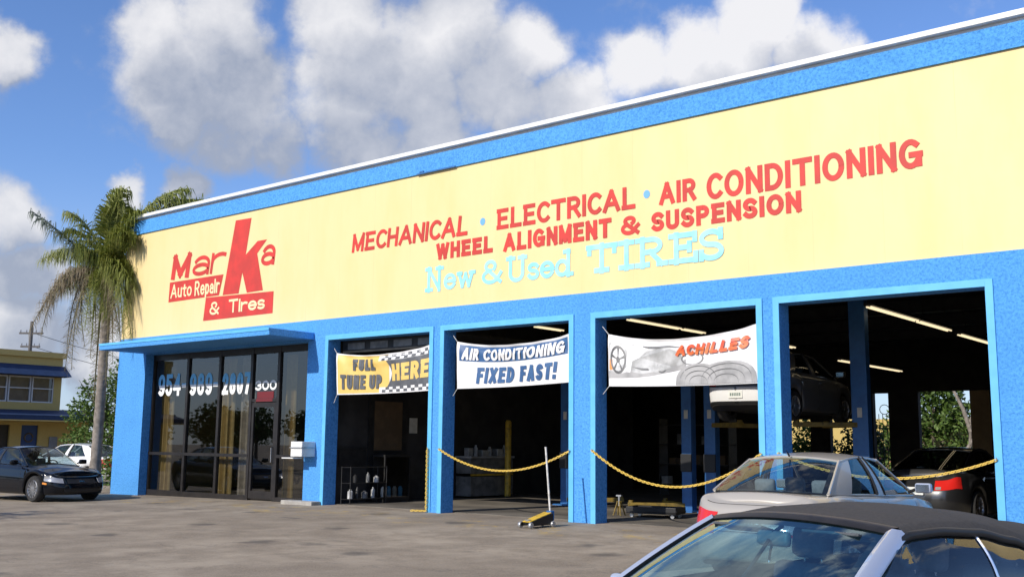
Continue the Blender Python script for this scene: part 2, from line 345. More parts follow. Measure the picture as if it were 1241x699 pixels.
class MB:
    """collects vertices and faces for one mesh"""
    def __init__(self): self.v = []; self.f = []; self.mi = []
    def add(self, vs, fs, mi=0):
        k = len(self.v); self.v += [tuple(p) for p in vs]
        self.f += [tuple(i + k for i in f) for f in fs]; self.mi += [mi] * len(fs)
        return self
    def box(self, x0, x1, y0, y1, z0, z1, mi=0):
        vs = [(x0, y0, z0), (x1, y0, z0), (x1, y1, z0), (x0, y1, z0), (x0, y0, z1), (x1, y0, z1), (x1, y1, z1), (x0, y1, z1)]
        return self.add(vs, [(0, 3, 2, 1), (4, 5, 6, 7), (0, 1, 5, 4), (1, 2, 6, 5), (2, 3, 7, 6), (3, 0, 4, 7)], mi)
    def obox(self, c, ax, ay, az, mi=0):
        """oriented box: centre and three half-axis vectors"""
        c, ax, ay, az = map(Vector, (c, ax, ay, az))
        vs = [c + sx * ax + sy * ay + sz * az for sz in (-1, 1) for sx, sy in ((-1, -1), (1, -1), (1, 1), (-1, 1))]
        return self.add(vs, [(0, 3, 2, 1), (4, 5, 6, 7), (0, 1, 5, 4), (1, 2, 6, 5), (2, 3, 7, 6), (3, 0, 4, 7)], mi)
    def tube(self, pts, rad, n=8, caps=True, mi=0, flat=1.0):
        pts = [Vector(p) for p in pts]
        rads = rad if isinstance(rad, (list, tuple)) else [rad] * len(pts)
        rings = []; up = None
        for i, p in enumerate(pts):
            t = (pts[min(i + 1, len(pts) - 1)] - pts[max(i - 1, 0)]).normalized()
            if up is None:
                up = Vector((0, 0, 1)) if abs(t.z) < 0.9 else Vector((1, 0, 0))
            u = (up - t * up.dot(t)).normalized(); w = t.cross(u); up = u
            rings.append([p + (u * math.cos(2 * math.pi * k / n) * flat + w * math.sin(2 * math.pi * k / n)) * rads[i] for k in range(n)])
        vs = [q for r in rings for q in r]; fs = []
        for i in range(len(rings) - 1):
            for k in range(n):
                a = i * n + k; b = i * n + (k + 1) % n
                fs.append((a, b, b + n, a + n))
        if caps:
            fs.append(tuple(range(n))[::-1]); fs.append(tuple((len(rings) - 1) * n + k for k in range(n)))
        return self.add(vs, fs, mi)
    def lathe(self, prof, n=24, axis='Z', c=(0, 0, 0), mi=0):
        """profile (radius, height) spun round an axis through c"""
        vs = []; fs = []
        for r, h in prof:
            for k in range(n):
                a = 2 * math.pi * k / n; x, y = r * math.cos(a), r * math.sin(a)
                p = {'Z': (x, y, h), 'Y': (x, h, y), 'X': (h, x, y)}[axis]
                vs.append((p[0] + c[0], p[1] + c[1], p[2] + c[2]))
        for i in range(len(prof) - 1):
            for k in range(n):
                a = i * n + k; b = i * n + (k + 1) % n; fs.append((a, b, b + n, a + n))
        return self.add(vs, fs, mi)
    def grid(self, P, mi=0, closed=False):
        """P: rows of points"""
        nr, nc = len(P), len(P[0]); fs = []
        for i in range(nr - 1):
            for j in range(nc - 1 + (1 if closed else 0)):
                fs.append((i * nc + j, i * nc + (j + 1) % nc, (i + 1) * nc + (j + 1) % nc, (i + 1) * nc + j))
        return self.add([p for r in P for p in r], fs, mi)
    def mesh(self, name, bevel=0.0, weld=True, segs=2, fix=True):
        me = bpy.data.meshes.new(name); me.from_pydata(self.v, [], self.f)
        for p, m in zip(me.polygons, self.mi): p.material_index = m
        bm = bmesh.new(); bm.from_mesh(me)
        if weld: bmesh.ops.remove_doubles(bm, verts=bm.verts, dist=1e-5)
        if fix: bmesh.ops.recalc_face_normals(bm, faces=bm.faces)
        if bevel > 0:
            es = [e for e in bm.edges if len(e.link_faces) == 2 and e.calc_face_angle(0) > R(30)]
            bmesh.ops.bevel(bm, geom=es, offset=bevel, segments=segs, profile=0.5, affect='EDGES', clamp_overlap=True)
        bm.to_mesh(me); bm.free(); return me
    def build(self, name, material, parent=None, bevel=0.0, smooth=None, weld=True, loc=None, rot=None, fix=True):
        return link(name, self.mesh(name, bevel, weld, fix=fix), material, parent, loc, rot, smooth)

def wall_holes(x0, x1, z0, z1, holes, y0, y1):
    """a wall slab in the XZ plane from y0 to y1 with rectangular openings, one clean mesh"""
    xs = sorted({x0, x1} | {h[0] for h in holes} | {h[1] for h in holes}); zs = sorted({z0, z1} | {h[2] for h in holes} | {h[3] for h in holes})
    xs = [x for x in xs if x0 <= x <= x1]; zs = [z for z in zs if z0 <= z <= z1]
    def solid(i, j):
        if i < 0 or j < 0 or i >= len(xs) - 1 or j >= len(zs) - 1: return False
        cx, cz = (xs[i] + xs[i + 1]) / 2, (zs[j] + zs[j + 1]) / 2
        return not any(h[0] < cx < h[1] and h[2] < cz < h[3] for h in holes)
    b = MB()
    for i in range(len(xs) - 1):
        for j in range(len(zs) - 1):
            if not solid(i, j): continue
            a, c, d, e = xs[i], xs[i + 1], zs[j], zs[j + 1]
            b.add([(a, y0, d), (c, y0, d), (c, y0, e), (a, y0, e)], [(0, 1, 2, 3)])
            b.add([(a, y1, d), (a, y1, e), (c, y1, e), (c, y1, d)], [(0, 1, 2, 3)])
            if not solid(i - 1, j): b.add([(a, y0, d), (a, y0, e), (a, y1, e), (a, y1, d)], [(0, 1, 2, 3)])
            if not solid(i + 1, j): b.add([(c, y0, d), (c, y1, d), (c, y1, e), (c, y0, e)], [(0, 1, 2, 3)])
            if not solid(i, j - 1): b.add([(a, y0, d), (a, y1, d), (c, y1, d), (c, y0, d)], [(0, 1, 2, 3)])
            if not solid(i, j + 1): b.add([(a, y0, e), (c, y0, e), (c, y1, e), (a, y1, e)], [(0, 1, 2, 3)])
    return b

DG = None
def text_mesh(s, bold=0.0, extrude=0.0, space=1.0):
    """letters of the built-in face as a flat mesh, normalised later"""
    cu_ = bpy.data.curves.new('lettering', 'FONT'); cu_.body = s; cu_.size = 1.0; cu_.offset = bold; cu_.extrude = extrude
    cu_.space_character = space; cu_.resolution_u = 4
    o = bpy.data.objects.new('lettering_tmp', cu_); COL.objects.link(o)
    dg = bpy.context.evaluated_depsgraph_get(); dg.update()
    me = bpy.data.meshes.new_from_object(o.evaluated_get(dg))
    bpy.data.objects.remove(o); bpy.data.curves.remove(cu_)
    return me

def fit_text(s, x0, x1, z0, z1, bold=0.02, shear=0.0, space=1.0, fn=None, depth=0.006):
    """letters fitted to a rectangle in the XZ plane; fn maps (x, z) to a 3-D point"""
    me = text_mesh(s, bold, 0.0, space)
    V = [(v.co.x, v.co.y) for v in me.vertices]
    xs = [p[0] for p in V]; ys = [p[1] for p in V]; a, b = min(xs), max(xs); c, d = min(ys), max(ys)
    w = x1 - x0 - abs(shear) * (z1 - z0)
    for v, (px, py) in zip(me.vertices, V):
        tz = (py - c) / (d - c); z = z0 + tz * (z1 - z0); x = x0 + (px - a) / (b - a) * w + shear * tz * (z1 - z0)
        v.co = fn(x, z) if fn else (x, 0, z)
    me.materials.clear()
    return me

def join_meshes(mes, name):
    bm = bmesh.new()
    for me in mes: bm.from_mesh(me)
    out = bpy.data.meshes.new(name); bm.to_mesh(out); bm.free()
    for me in mes: bpy.data.meshes.remove(me)
    return out

def solid(me, dy):
    """give a flat XZ mesh a thickness towards -Y"""
    bm = bmesh.new(); bm.from_mesh(me)
    r = bmesh.ops.extrude_face_region(bm, geom=list(bm.faces))
    bmesh.ops.translate(bm, verts=[e for e in r['geom'] if isinstance(e, bmesh.types.BMVert)], vec=(0, dy, 0))
    bmesh.ops.recalc_face_normals(bm, faces=bm.faces)
    bm.to_mesh(me); bm.free(); return me

def poly_xz(polys, y=0.0):
    b = MB()
    for P in polys: b.add([(x, y, z) for x, z in P], [tuple(range(len(P)))])
    return b

# ------------------------------------------------------------------ ground
def gz(x, y):
    a = min(max(-y, 0), 30); b = min(max(9 - x, 0), 14)
    k = 1.0 if y < 2 else max(0.0, 1 - (y - 2) / 10)
    return -0.012 * a - 0.010 * b * k
xs = [-400, -150, -60, -30, -16] + [x * 1.0 for x in range(-12, 41)] + [60, 150, 400]
ys = [-400, -150, -60, -36] + [y * 1.0 for y in range(-30, 21)] + [40, 80, 200, 500]
gb = MB(); gb.grid([[(x, y, gz(x, y)) for x in xs] for y in ys])
tag(gb.build('ground', M['asphalt'], smooth=40), kind='structure')
fb_ = MB(); fb_.box(0.05, 33.9, 0.372, 17.95, -0.25, 0.012)
tag(fb_.build('floor', M['floor']), kind='structure')
gr = MB(); gr.grid([[(x, y, gz(x, y) + 0.02) for x in (-70, -20, -2, 12, 40, 90)] for y in (19.5, 28, 40, 90)])
tag(gr.build('lawn', M['grass']), kind='structure')

# ------------------------------------------------------------------ garage building
HH, HL, HU, HR = 3.965, 4.492, 7.662, 8.231
bld = thing('garage_building', 'long yellow and blue repair garage with painted lettering and four open bays', 'building')
BX1 = 34.0
SF = (1.42, 8.72)                                           # storefront opening
BAYS = [(9.50, 12.92), (13.36, 16.78), (17.42, 20.86), (21.29, 24.68)]
holes = [(SF[0], SF[1], -0.3, HH)] + [(a, b, -0.3, HH) for a, b in BAYS] + [(26.2, 29.6, -0.3, HH)]
wall_holes(-0.06, BX1, -0.3, HL, holes, 0.0, 0.37).build('front_wall', M['stucco'], bld, smooth=30)
b = MB(); b.box(-0.06, BX1, 0.03, 0.34, HL, HU)
panel = b.build('sign_panel', M['panel'], bld)
b = MB(); b.box(-0.06, BX1, -0.015, 0.36, HU, HR - 0.16)
b.build('parapet_band', M['stucco'], bld)
b = MB(); b.box(-0.14, BX1 + 0.1, -0.11, 0.42, HR - 0.095, HR); b.box(-0.06, BX1, 0.02, 0.34, HR - 0.16, HR - 0.095)
b.build('roof_coping', M['white_trim'], bld, bevel=0.008)
b = MB(); b.box(12.40, 13.60, -0.045, -0.017, HU - 0.012, HU + 0.02); b.box(12.5, 12.62, -0.05, -0.017, HU + 0.021, HU + 0.06)
b.build('loose_flashing', M['lift_blue'], bld)
b = MB(); b.box(-0.06, 0.2, 0.375, 18.2, -0.3, HR - 0.13)
b.build('left_wall', M['yellow_wall'], bld)
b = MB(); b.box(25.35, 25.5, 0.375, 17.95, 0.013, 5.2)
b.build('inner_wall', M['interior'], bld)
b = MB(); b.box(BX1 - 0.2, BX1, 0.375, 18.2, -0.3, HR - 0.13)
b.build('right_wall', M['yellow_wall'], bld)
bh = [(13.25, 14.05, 1.2, 2.45), (14.75, 15.55, 1.1, 2.45), (16.26, 16.78, -0.3, 3.3), (17.75, 19.95, -0.3, 3.33)]
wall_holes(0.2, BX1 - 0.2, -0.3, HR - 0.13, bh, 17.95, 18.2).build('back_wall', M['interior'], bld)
b = MB(); b.box(19.34, 19.95, 18.02, 18.1, 0.02, 3.33)
b.build('sliding_door', M['tan_board'], bld)
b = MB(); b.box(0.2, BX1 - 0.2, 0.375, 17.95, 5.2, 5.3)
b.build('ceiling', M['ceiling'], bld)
b = MB(); b.box(0.2, BX1 - 0.2, 0.37, 18.0, 7.6, 7.8)
b.build('roof', M['white_box'], bld)
for y in (3.2, 6.4, 9.6, 12.8, 16.0):
    b = MB(); b.box(9.5, 25.3, y - 0.09, y + 0.09, 4.86, 5.18); b.box(9.5, 25.3, y - 0.17, y + 0.17, 4.84, 4.86)
    b.build('ceiling_beam', M['steel_dark'], bld)
# flat light blue trim round each bay
for a, c in BAYS:
    t = 0.115; b = MB()
    b.box(a - t, a, -0.028, -0.001, -0.16, HH + t); b.box(c, c + t, -0.028, -0.001, -0.16, HH + t); b.box(a, c, -0.028, -0.001, HH, HH + t)
    b.build('bay_trim', M['trim'], bld, bevel=0.004)
# storefront canopy
b = MB(); b.box(1.26, 8.945, -1.393, -0.001, 4.005, 4.177)
b.build('canopy', M['stucco'], bld, bevel=0.012)
b = MB(); b.box(1.26, 8.945, -1.41, -1.394, 4.12, 4.185); b.build('canopy_edge', M['trim'], bld)
# storefront: dark frame, panes, door
b = MB()
mull = [1.43, 3.187, 4.707, 6.133, 7.271, 8.66]
for i, x in enumerate(mull):
    w = 0.05
    b.box(x - w, x + w, 0.26, 0.36, -0.1, 3.96)
b.box(1.42, 8.72, 0.27, 0.35, 3.80, 3.965)
b.box(1.42, 6.133, 0.25, 0.352, 1.08, 1.16); b.box(7.271, 8.72, 0.25, 0.352, 1.08, 1.16)
b.box(1.42, 6.133, 0.262, 0.351, -0.1, 0.09); b.box(7.271, 8.72, 0.262, 0.351, -0.1, 0.09)
b.box(6.133, 7.271, 0.27, 0.35, 2.52, 2.60)
b.build('storefront_frame', M['dark_metal'], bld)
for i in range(5):
    x0, x1 = mull[i] + 0.05, mull[i + 1] - 0.05
    zz = [(2.60, 3.80)] if i == 3 else [(0.09, 1.08), (1.16, 3.80)]
    for z0, z1 in zz:
        b = MB(); b.add([(x0, 0.31, z0), (x1, 0.31, z0), (x1, 0.31, z1), (x0, 0.31, z1)], [(0, 1, 2, 3)]); b.build('window_pane', M['shop_glass'], bld)
b = MB(); dx0, dx1 = 6.19, 7.215
b.box(dx0, dx0 + 0.09, 0.275, 0.33, 0.02, 2.50); b.box(dx1 - 0.09, dx1, 0.275, 0.33, 0.02, 2.50)
b.box(dx0 + 0.09, dx1 - 0.09, 0.275, 0.33, 2.38, 2.50); b.box(dx0 + 0.09, dx1 - 0.09, 0.275, 0.33, 0.02, 0.22)
door = b.build('glass_door', M['dark_metal'], bld)
b = MB(); b.add([(dx0 + .09, .30, .22), (dx1 - .09, .30, .22), (dx1 - .09, .30, 2.38), (dx0 + .09, .30, 2.38)], [(0, 1, 2, 3)]); b.build('door_glass', M['shop_glass'], door)
b = MB(); b.tube([(dx1 - .06, .27, 0.95), (dx1 - .06, .21, 0.97), (dx1 - .06, .21, 1.33), (dx1 - .06, .27, 1.35)], 0.014); b.build('handle', M['chrome'], door)
b = MB(); b.box(6.36, 7.05, 0.268, 0.274, 2.525, 2.595); b.box(6.36, 7.05, 0.300, 0.306, 2.605, 2.79)
b.build('door_sticker', M['red_sticker'], bld)
# office behind the glass
b = MB(); b.box(9.2, 9.3, 0.375, 14.0, 0.013, 5.19); b.build('partition_wall', M['interior'], bld)
b = MB(); b.box(0.25, 9.18, 4.6, 4.7, 0.013, 4.0); b.build('office_wall', M['office'], bld)
b = MB(); b.box(0.25, 9.18, 0.38, 4.6, 4.0, 4.08); b.build('office_ceiling', M['office'], bld)
b = MB(); b.box(9.302, 9.33, 1.55, 2.95, 0.02, 2.75); po = b.build('partition_door', M['steel_dark'], bld)
b = MB(); b.add([(9.336, 1.75, 1.3), (9.336, 2.75, 1.3), (9.336, 2.75, 2.55), (9.336, 1.75, 2.55)], [(0, 1, 2, 3)]); b.build('pane', M['wood'], po)
b = MB(); b.box(9.302, 9.32, 0.6, 1.5, 0.9, 1.3); b.box(9.302, 9.325, 0.45, 1.52, 1.32, 1.38)
b.build('partition_rail', M['steel_dark'], bld)
b = MB(); b.box(9.301, 9.306, 3.05, 3.35, 1.75, 2.15); b.build('notice', M['paper'], bld)
# curtains behind the storefront glass
def curtain(x0, x1, z0, z1, m, y=0.62):
    n = 24; P = []
    for k in range(n + 1):
        x = x0 + (x1 - x0) * k / n; yy = y + 0.035 * math.sin(k * 1.9) + 0.01 * math.sin(k * 0.7)
        P.append([(x, yy, z0), (x, yy, z1)])
    bb = MB(); bb.grid(P); bb.add([(p[0], p[1] + 0.01, p[2]) for r in P for p in r], [(i * 2, i * 2 + 1, i * 2 + 3, i * 2 + 2) for i in range(n)])
    return bb.build('curtain', m, bld, smooth=60)
curtain(1.52, 2.02, 0.03, 3.75, M['curtain']); curtain(4.35, 4.95, 0.03, 3.75, M['curtain']); curtain(5.25, 5.85, 0.03, 3.75, M['curtain_pale'])
curtain(7.15, 7.55, 0.03, 3.75, M['curtain'])
# raised sectional door in the first bay
b = MB()
for k in range(6):
    b.box(9.56, 12.86, 0.55 + k * 0.55, 1.08 + k * 0.55, 4.02, 4.07)
b.box(9.56, 12.86, 0.40, 0.44, 3.66, 3.98)
rd = b.build('overhead_door', M['steel_dark'], bld, bevel=0.006)
b = MB()
for x in (9.75, 10.55, 11.35, 12.15): b.box(x, x + 0.6, 0.392, 0.399, 3.74, 3.90)
b.build('door_panes', M['banner_mid'], rd)
for i, (a, c) in enumerate(BAYS[1:]):
    b = MB(); b.tube([(a - 0.2, 0.6, 4.18), (c + 0.2, 0.6, 4.18)], 0.19, 14); b.build('rolled_door', M['steel_dark'], bld, smooth=40)
# painted lettering on the sign panel: every word is its own mesh of flat brush strokes
YP = 0.028
# slab-serif brush letters for the pale blue line
def arc(cx, cz, rx, rz, a0, a1, n=14):
    return [(cx + rx * math.cos(R(a0 + (a1 - a0) * k / n)), cz + rz * math.sin(R(a0 + (a1 - a0) * k / n))) for k in range(n + 1)]
def stroke(b, pts, w, y=0.0):
    L = []
    for i, p in enumerate(pts):
        q0 = pts[max(i - 1, 0)]; q1 = pts[min(i + 1, len(pts) - 1)]
        dx, dz = q1[0] - q0[0], q1[1] - q0[1]; l = math.hypot(dx, dz) or 1
        L.append(((p[0] - dz / l * w / 2, p[1] + dx / l * w / 2), (p[0] + dz / l * w / 2, p[1] - dx / l * w / 2)))
    for i in range(len(L) - 1):
        a, c = L[i]; d, e = L[i + 1]
        b.add([(a[0], y, a[1]), (c[0], y, c[1]), (e[0], y, e[1]), (d[0], y, d[1])], [(0, 1, 2, 3)])
GL = {   # unit-height glyphs: strokes, width
 'N': ([[(.12, 0), (.12, 1)], [(.12, .95), (.62, .05)], [(.62, 0), (.62, 1)], [(0, .04), (.26, .04)], [(0, .96), (.2, .96)], [(.5, .96), (.76, .96)]], .78),
 'e': ([arc(.27, .32, .23, .28, 5, 330), [(.06, .34), (.49, .34)]], .56),
 'w': ([[(.05, .6), (.2, .05)], [(.2, .05), (.35, .55)], [(.35, .55), (.5, .05)], [(.5, .05), (.66, .6)], [(0, .6), (.14, .6)], [(.56, .6), (.74, .6)]], .76),
 '&': ([arc(.32, .74, .17, .2, -40, 270, 16), arc(.32, .28, .26, .25, 90, 330, 16), [(.2, .62), (.68, .04)], [(.56, .14), (.7, .42)]], .76),
 'U': ([[(.12, 1), (.12, .3)], arc(.38, .3, .26, .27, 180, 360), [(.64, .3), (.64, 1)], [(0, .96), (.26, .96)], [(.5, .96), (.76, .96)]], .80),
 's': ([arc(.24, .47, .17, .13, 20, 270, 10), arc(.24, .19, .18, .15, 90, -160, 10)], .50),
 'd': ([arc(.26, .31, .22, .28, 0, 360, 18), [(.5, 0), (.5, .98)], [(.36, .95), (.52, .95)], [(.48, .04), (.64, .04)]], .66),
 'T': ([[(.4, 0), (.4, 1)], [(0, .95), (.8, .95)], [(.04, .95), (.04, .72)], [(.76, .95), (.76, .72)], [(.24, .04), (.56, .04)]], .84),
 'I': ([[(.2, 0), (.2, 1)], [(.04, .04), (.36, .04)], [(.04, .96), (.36, .96)]], .42),
 'R': ([[(.14, 0), (.14, 1)], [(.0, .96), (.4, .96)], arc(.4, .73, .22, .23, 90, -90), [(.4, .5), (.14, .5)], [(.36, .5), (.66, .04)], [(.0, .04), (.28, .04)], [(.58, .04), (.76, .04)]], .80),
 'E': ([[(.14, 0), (.14, 1)], [(0, .96), (.62, .96)], [(.62, .98), (.62, .76)], [(.14, .52), (.48, .52)], [(.48, .64), (.48, .4)], [(0, .04), (.64, .04)], [(.64, .02), (.64, .26)]], .74),
 'S': ([arc(.32, .73, .24, .23, 25, 270, 14), arc(.32, .26, .25, .24, 90, -155, 14), [(.55, .98), (.55, .74)], [(.07, .02), (.07, .26)]], .68)}
SL = {   # plain block capitals
 'A': ([[(0, 0), (.33, 1)], [(.67, 0), (.34, 1)], [(.13, .32), (.54, .32)]], .80),
 'C': ([arc(.31, .5, .31, .5, 48, 312, 20)], .70),
 'D': ([[(.05, 0), (.05, 1)], [(.05, 1), (.26, 1)] + arc(.26, .5, .36, .5, 88, -88, 14) + [(.26, 0), (.05, 0)]], .76),
 'E': ([[(.05, 0), (.05, 1)], [(0, 1), (.50, 1)], [(.05, .52), (.44, .52)], [(0, 0), (.52, 0)]], .64),
 'F': ([[(.05, 0), (.05, 1)], [(0, 1), (.50, 1)], [(.05, .50), (.42, .50)]], .60),
 'G': ([arc(.32, .5, .32, .5, 50, 345, 20), [(.36, .46), (.66, .46)], [(.62, .46), (.62, .06)]], .78),
 'H': ([[(.05, 0), (.05, 1)], [(.58, 0), (.58, 1)], [(.05, .52), (.58, .52)]], .76),
 'I': ([[(.05, 0), (.05, 1)]], .25),
 'L': ([[(.05, 0), (.05, 1)], [(0, 0), (.48, 0)]], .60),
 'M': ([[(.05, 0), (.05, 1)], [(.05, 1), (.37, .08)], [(.37, .08), (.69, 1)], [(.69, 0), (.69, 1)]], .88),
 'N': ([[(.05, 0), (.05, 1)], [(.05, 1), (.58, 0)], [(.58, 0), (.58, 1)]], .77),
 'O': ([arc(.33, .5, .33, .5, 0, 360, 26)], .80),
 'P': ([[(.05, 0), (.05, 1)], [(.05, 1), (.30, 1)] + arc(.30, .73, .25, .27, 88, -88, 12) + [(.30, .46), (.05, .46)]], .68),
 'R': ([[(.05, 0), (.05, 1)], [(.05, 1), (.30, 1)] + arc(.30, .74, .25, .26, 88, -88, 12) + [(.30, .48), (.05, .48)], [(.32, .48), (.58, 0)]], .72),
 'S': ([arc(.28, .74, .26, .26, 30, 268, 14) + [(.30, .48)] + arc(.28, .25, .27, .25, 85, -150, 14)], .68),
 'T': ([[(.30, 0), (.30, 1)], [(0, 1), (.60, 1)]], .70),
 'U': ([[(.05, 1), (.05, .30)] + arc(.32, .28, .27, .28, 180, 360, 14) + [(.59, .30), (.59, 1)]], .78),
 'W': ([[(0, 1), (.2, 0)], [(.2, 0), (.42, .95)], [(.42, .95), (.64, 0)], [(.64, 0), (.84, 1)]], .98),
 'X': ([[(0, 0), (.58, 1)], [(0, 1), (.58, 0)]], .70),
 '!': ([[(.05, .50), (.05, 1)], [(.05, 0), (.05, .04)]], .28),
 '&': ([arc(.28, .78, .17, .20, -50, 255, 16) + [(.16, .60), (.58, 0)], arc(.26, .28, .24, .28, 110, 345, 14) + [(.50, .30), (.60, .46)]], .74),
 'a': ([arc(.27, .56, .24, .40, 150, 0, 12) + [(.51, .5), (.51, 0)], arc(.26, .27, .25, .27, 20, 340, 16)], .68),
 'r': ([[(.05, 0), (.05, 1)], arc(.32, .60, .26, .38, 180, 60, 10)], .52),
 'u': ([[(.05, 1), (.05, .30)] + arc(.28, .30, .23, .30, 180, 360, 12) + [(.51, .3), (.51, 1)], [(.51, .3), (.51, 0)]], .68),
 't': ([[(.22, 1.32), (.22, .2)] + arc(.40, .2, .18, .2, 180, 280, 6), [(0, .96), (.44, .96)]], .54),
 'o': ([arc(.28, .5, .28, .5, 0, 360, 20)], .70),
 'e': ([arc(.28, .5, .28, .5, 0, 320, 18), [(.02, .52), (.54, .52)]], .70),
 'p': ([[(.05, 1), (.05, -.42)], arc(.30, .5, .25, .5, 0, 360, 18)], .70),
 'i': ([[(.05, 0), (.05, 1)], [(.05, 1.24), (.05, 1.42)]], .24),
 's': ([arc(.24, .74, .22, .26, 30, 268, 12) + [(.26, .48)] + arc(.24, .25, .23, .25, 85, -150, 12)], .58),
 '0': ([arc(.29, .5, .29, .5, 0, 360, 22)], .74), '2': ([arc(.28, .70, .27, .30, 170, -30, 14) + [(.02, 0)], [(0, 0), (.58, 0)]], .72),
 '3': ([arc(.26, .75, .24, .25, 150, -90, 12), arc(.26, .26, .27, .26, 90, -150, 14)], .68), '4': ([[(.46, 0), (.46, 1)], [(.44, 1), (0, .30)], [(0, .30), (.62, .30)]], .76),
 '5': ([[(.52, 1), (.08, 1)], [(.08, 1), (.05, .54)], arc(.26, .32, .28, .32, 130, -150, 16)], .70), '7': ([[(0, 1), (.56, 1)], [(.54, .96), (.18, 0)]], .68),
 '8': ([arc(.28, .76, .23, .24, 0, 360, 18), arc(.28, .27, .28, .27, 0, 360, 18)], .72), '9': ([arc(.28, .68, .27, .32, 0, 360, 18), [(.55, .66), (.55, .5)] + arc(.27, .34, .28, .34, 0, -130, 10)], .72),
 '-': ([[(0, .45), (.26, .45)]], .40), ' ': ([], .40)}
for ch in 'MK': pass
def letters(s, x0, x1, z0, z1, w, table=None, shear=0.0, fn=None, hw=None, cap=1.0):
    """block letters fitted to a rectangle; w is the brush width; fn maps (x, z, k) to a point"""
    tb = table or SL; gap = w * (.42 if table is None else .12)
    lo = {c: min([p[0] for st in tb[c][0] for p in st]) for c in s}; ww = {c: max([p[0] for st in tb[c][0] for p in st]) - lo[c] for c in s}
    k = (x1 - x0 - abs(shear) * (z1 - z0) - len(s) * w - (len(s) - 1) * gap) / sum(ww[c] for c in s); h = (z1 - z0 - w) / cap; b = MB(); x = x0 + w / 2; n = 0
    for c in s:
        for st in tb[c][0]:
            P = [(x + (p[0] - lo[c]) * k + shear * (p[1] * h + w / 2), z0 + w / 2 + p[1] * h) for p in st]
            # square brush ends
            def ext(a, q):
                d = math.hypot(q[0] - a[0], q[1] - a[1]) or 1; e = w / 2
                return (q[0] + (q[0] - a[0]) / d * e, q[1] + (q[1] - a[1]) / d * e)
            if len(P) < 10 or P[0] != P[-1]:
                if math.dist(P[0], P[-1]) > 1e-4: P = [ext(P[1], P[0])] + P[1:-1] + [ext(P[-2], P[-1])]
            Q = [P[0]]
            for a, q in zip(P, P[1:]):
                m_ = max(1, int(math.dist(a, q) / .12)) if fn else 1
                Q += [(a[0] + (q[0] - a[0]) * i / m_, a[1] + (q[1] - a[1]) * i / m_) for i in range(1, m_ + 1)]
            k0 = len(b.v); stroke(b, Q, w)
            b.v[k0:] = [tuple(fn(v[0], v[2], n)) if fn else (v[0], -0.0003 * n, v[2]) for v in b.v[k0:]]
            n += 1
        x += ww[c] * k + w + gap
    me = b.mesh('lettering', weld=False, fix=False)
    bm = bmesh.new(); bm.from_mesh(me)
    for f in bm.faces:
        f.normal_update()
        if f.normal.y > 0: f.normal_flip()
    bm.to_mesh(me); bm.free(); return me
def paint(me, m, name='lettering', y=0.0):
    return link(name, me, m, panel, loc=(0, YP - .004 - y, 0))
RW = .105
paint(letters('MECHANICAL', 10.18, 14.00, 6.06, 6.52, .088, shear=.10), M['red_paint'])
paint(letters('ELECTRICAL', 14.80, 18.34, 6.065, 6.52, .092), M['red_paint'])
paint(letters('AIR', 18.88, 19.68, 6.045, 6.48, .092), M['red_paint']); paint(letters('CONDITIONING', 19.90, 23.84, 6.00, 6.50, .098), M['red_paint'])
paint(letters('WHEEL', 13.02, 14.70, 5.59, 5.965, .098), M['red_paint']); paint(letters('ALIGNMENT', 15.00, 17.78, 5.56, 5.955, .096), M['red_paint'])
paint(letters('&', 18.00, 18.44, 5.55, 5.94, .085), M['red_paint']); paint(letters('SUSPENSION', 18.70, 21.74, 5.545, 5.925, .095), M['red_paint'])
for x, z in ((14.4, 6.305), (18.60, 6.31)):
    b = MB(); b.add([(x + 0.075 * math.cos(a * .5236), 0, z + 0.085 * math.sin(a * .5236)) for a in range(12)], [tuple(range(12))]); paint(b.mesh('dot', fix=False), M['dot_paint'], 'dot')
for w_, x0, x1, z0, z1, bw in (('New', 12.69, 14.22, 4.86, 5.46, .085), ('&', 14.40, 14.98, 4.88, 5.46, .085), ('Used', 15.08, 16.86, 4.86, 5.46, .090), ('TIRES', 17.16, 20.24, 4.85, 5.48, .105)):
    paint(letters(w_, x0, x1, z0, z1, bw, GL), M['cyan_paint'])
# the shop emblem
Kp = [(5.421, 7.481), (6.119, 7.464), (5.94, 6.467), (6.44, 6.793), (6.835, 6.788), (6.441, 6.454), (6.758, 5.434), (6.071, 5.425), (5.83, 6.0), (5.706, 5.435), (4.992, 5.447)]
kb = MB(); kb.add([(x, 0, z) for x, z in Kp], [(0, 1, 2, 8, 9, 10), (2, 3, 4, 5), (2, 5, 6, 7, 8)]); paint(kb.mesh('emblem', fix=False), M['red_paint'], 'emblem')
paint(poly_xz([[(2.393, 6.026), (2.372, 5.446), (4.82, 5.46), (4.98, 6.027)]]).mesh('emblem_box', fix=False), M['red_paint'], 'emblem_box')
paint(poly_xz([[(4.215, 5.44), (4.138, 4.79), (7.206, 4.795), (7.212, 5.37)]]).mesh('emblem_box', fix=False), M['red_paint'], 'emblem_box')
paint(letters('M', 2.42, 3.42, 6.09, 6.82, .20, shear=.14), M['red_paint'], 'emblem_lettering')
paint(letters('ar', 3.46, 5.08, 6.09, 6.68, .115, shear=.14), M['red_paint'], 'emblem_lettering')
paint(letters('a', 6.60, 7.25, 6.08, 6.66, .115, shear=.12), M['red_paint'], 'emblem_lettering')
M['cream_paint'] = mat('cream_lettering', (0.82, 0.70, 0.38), 0.6)
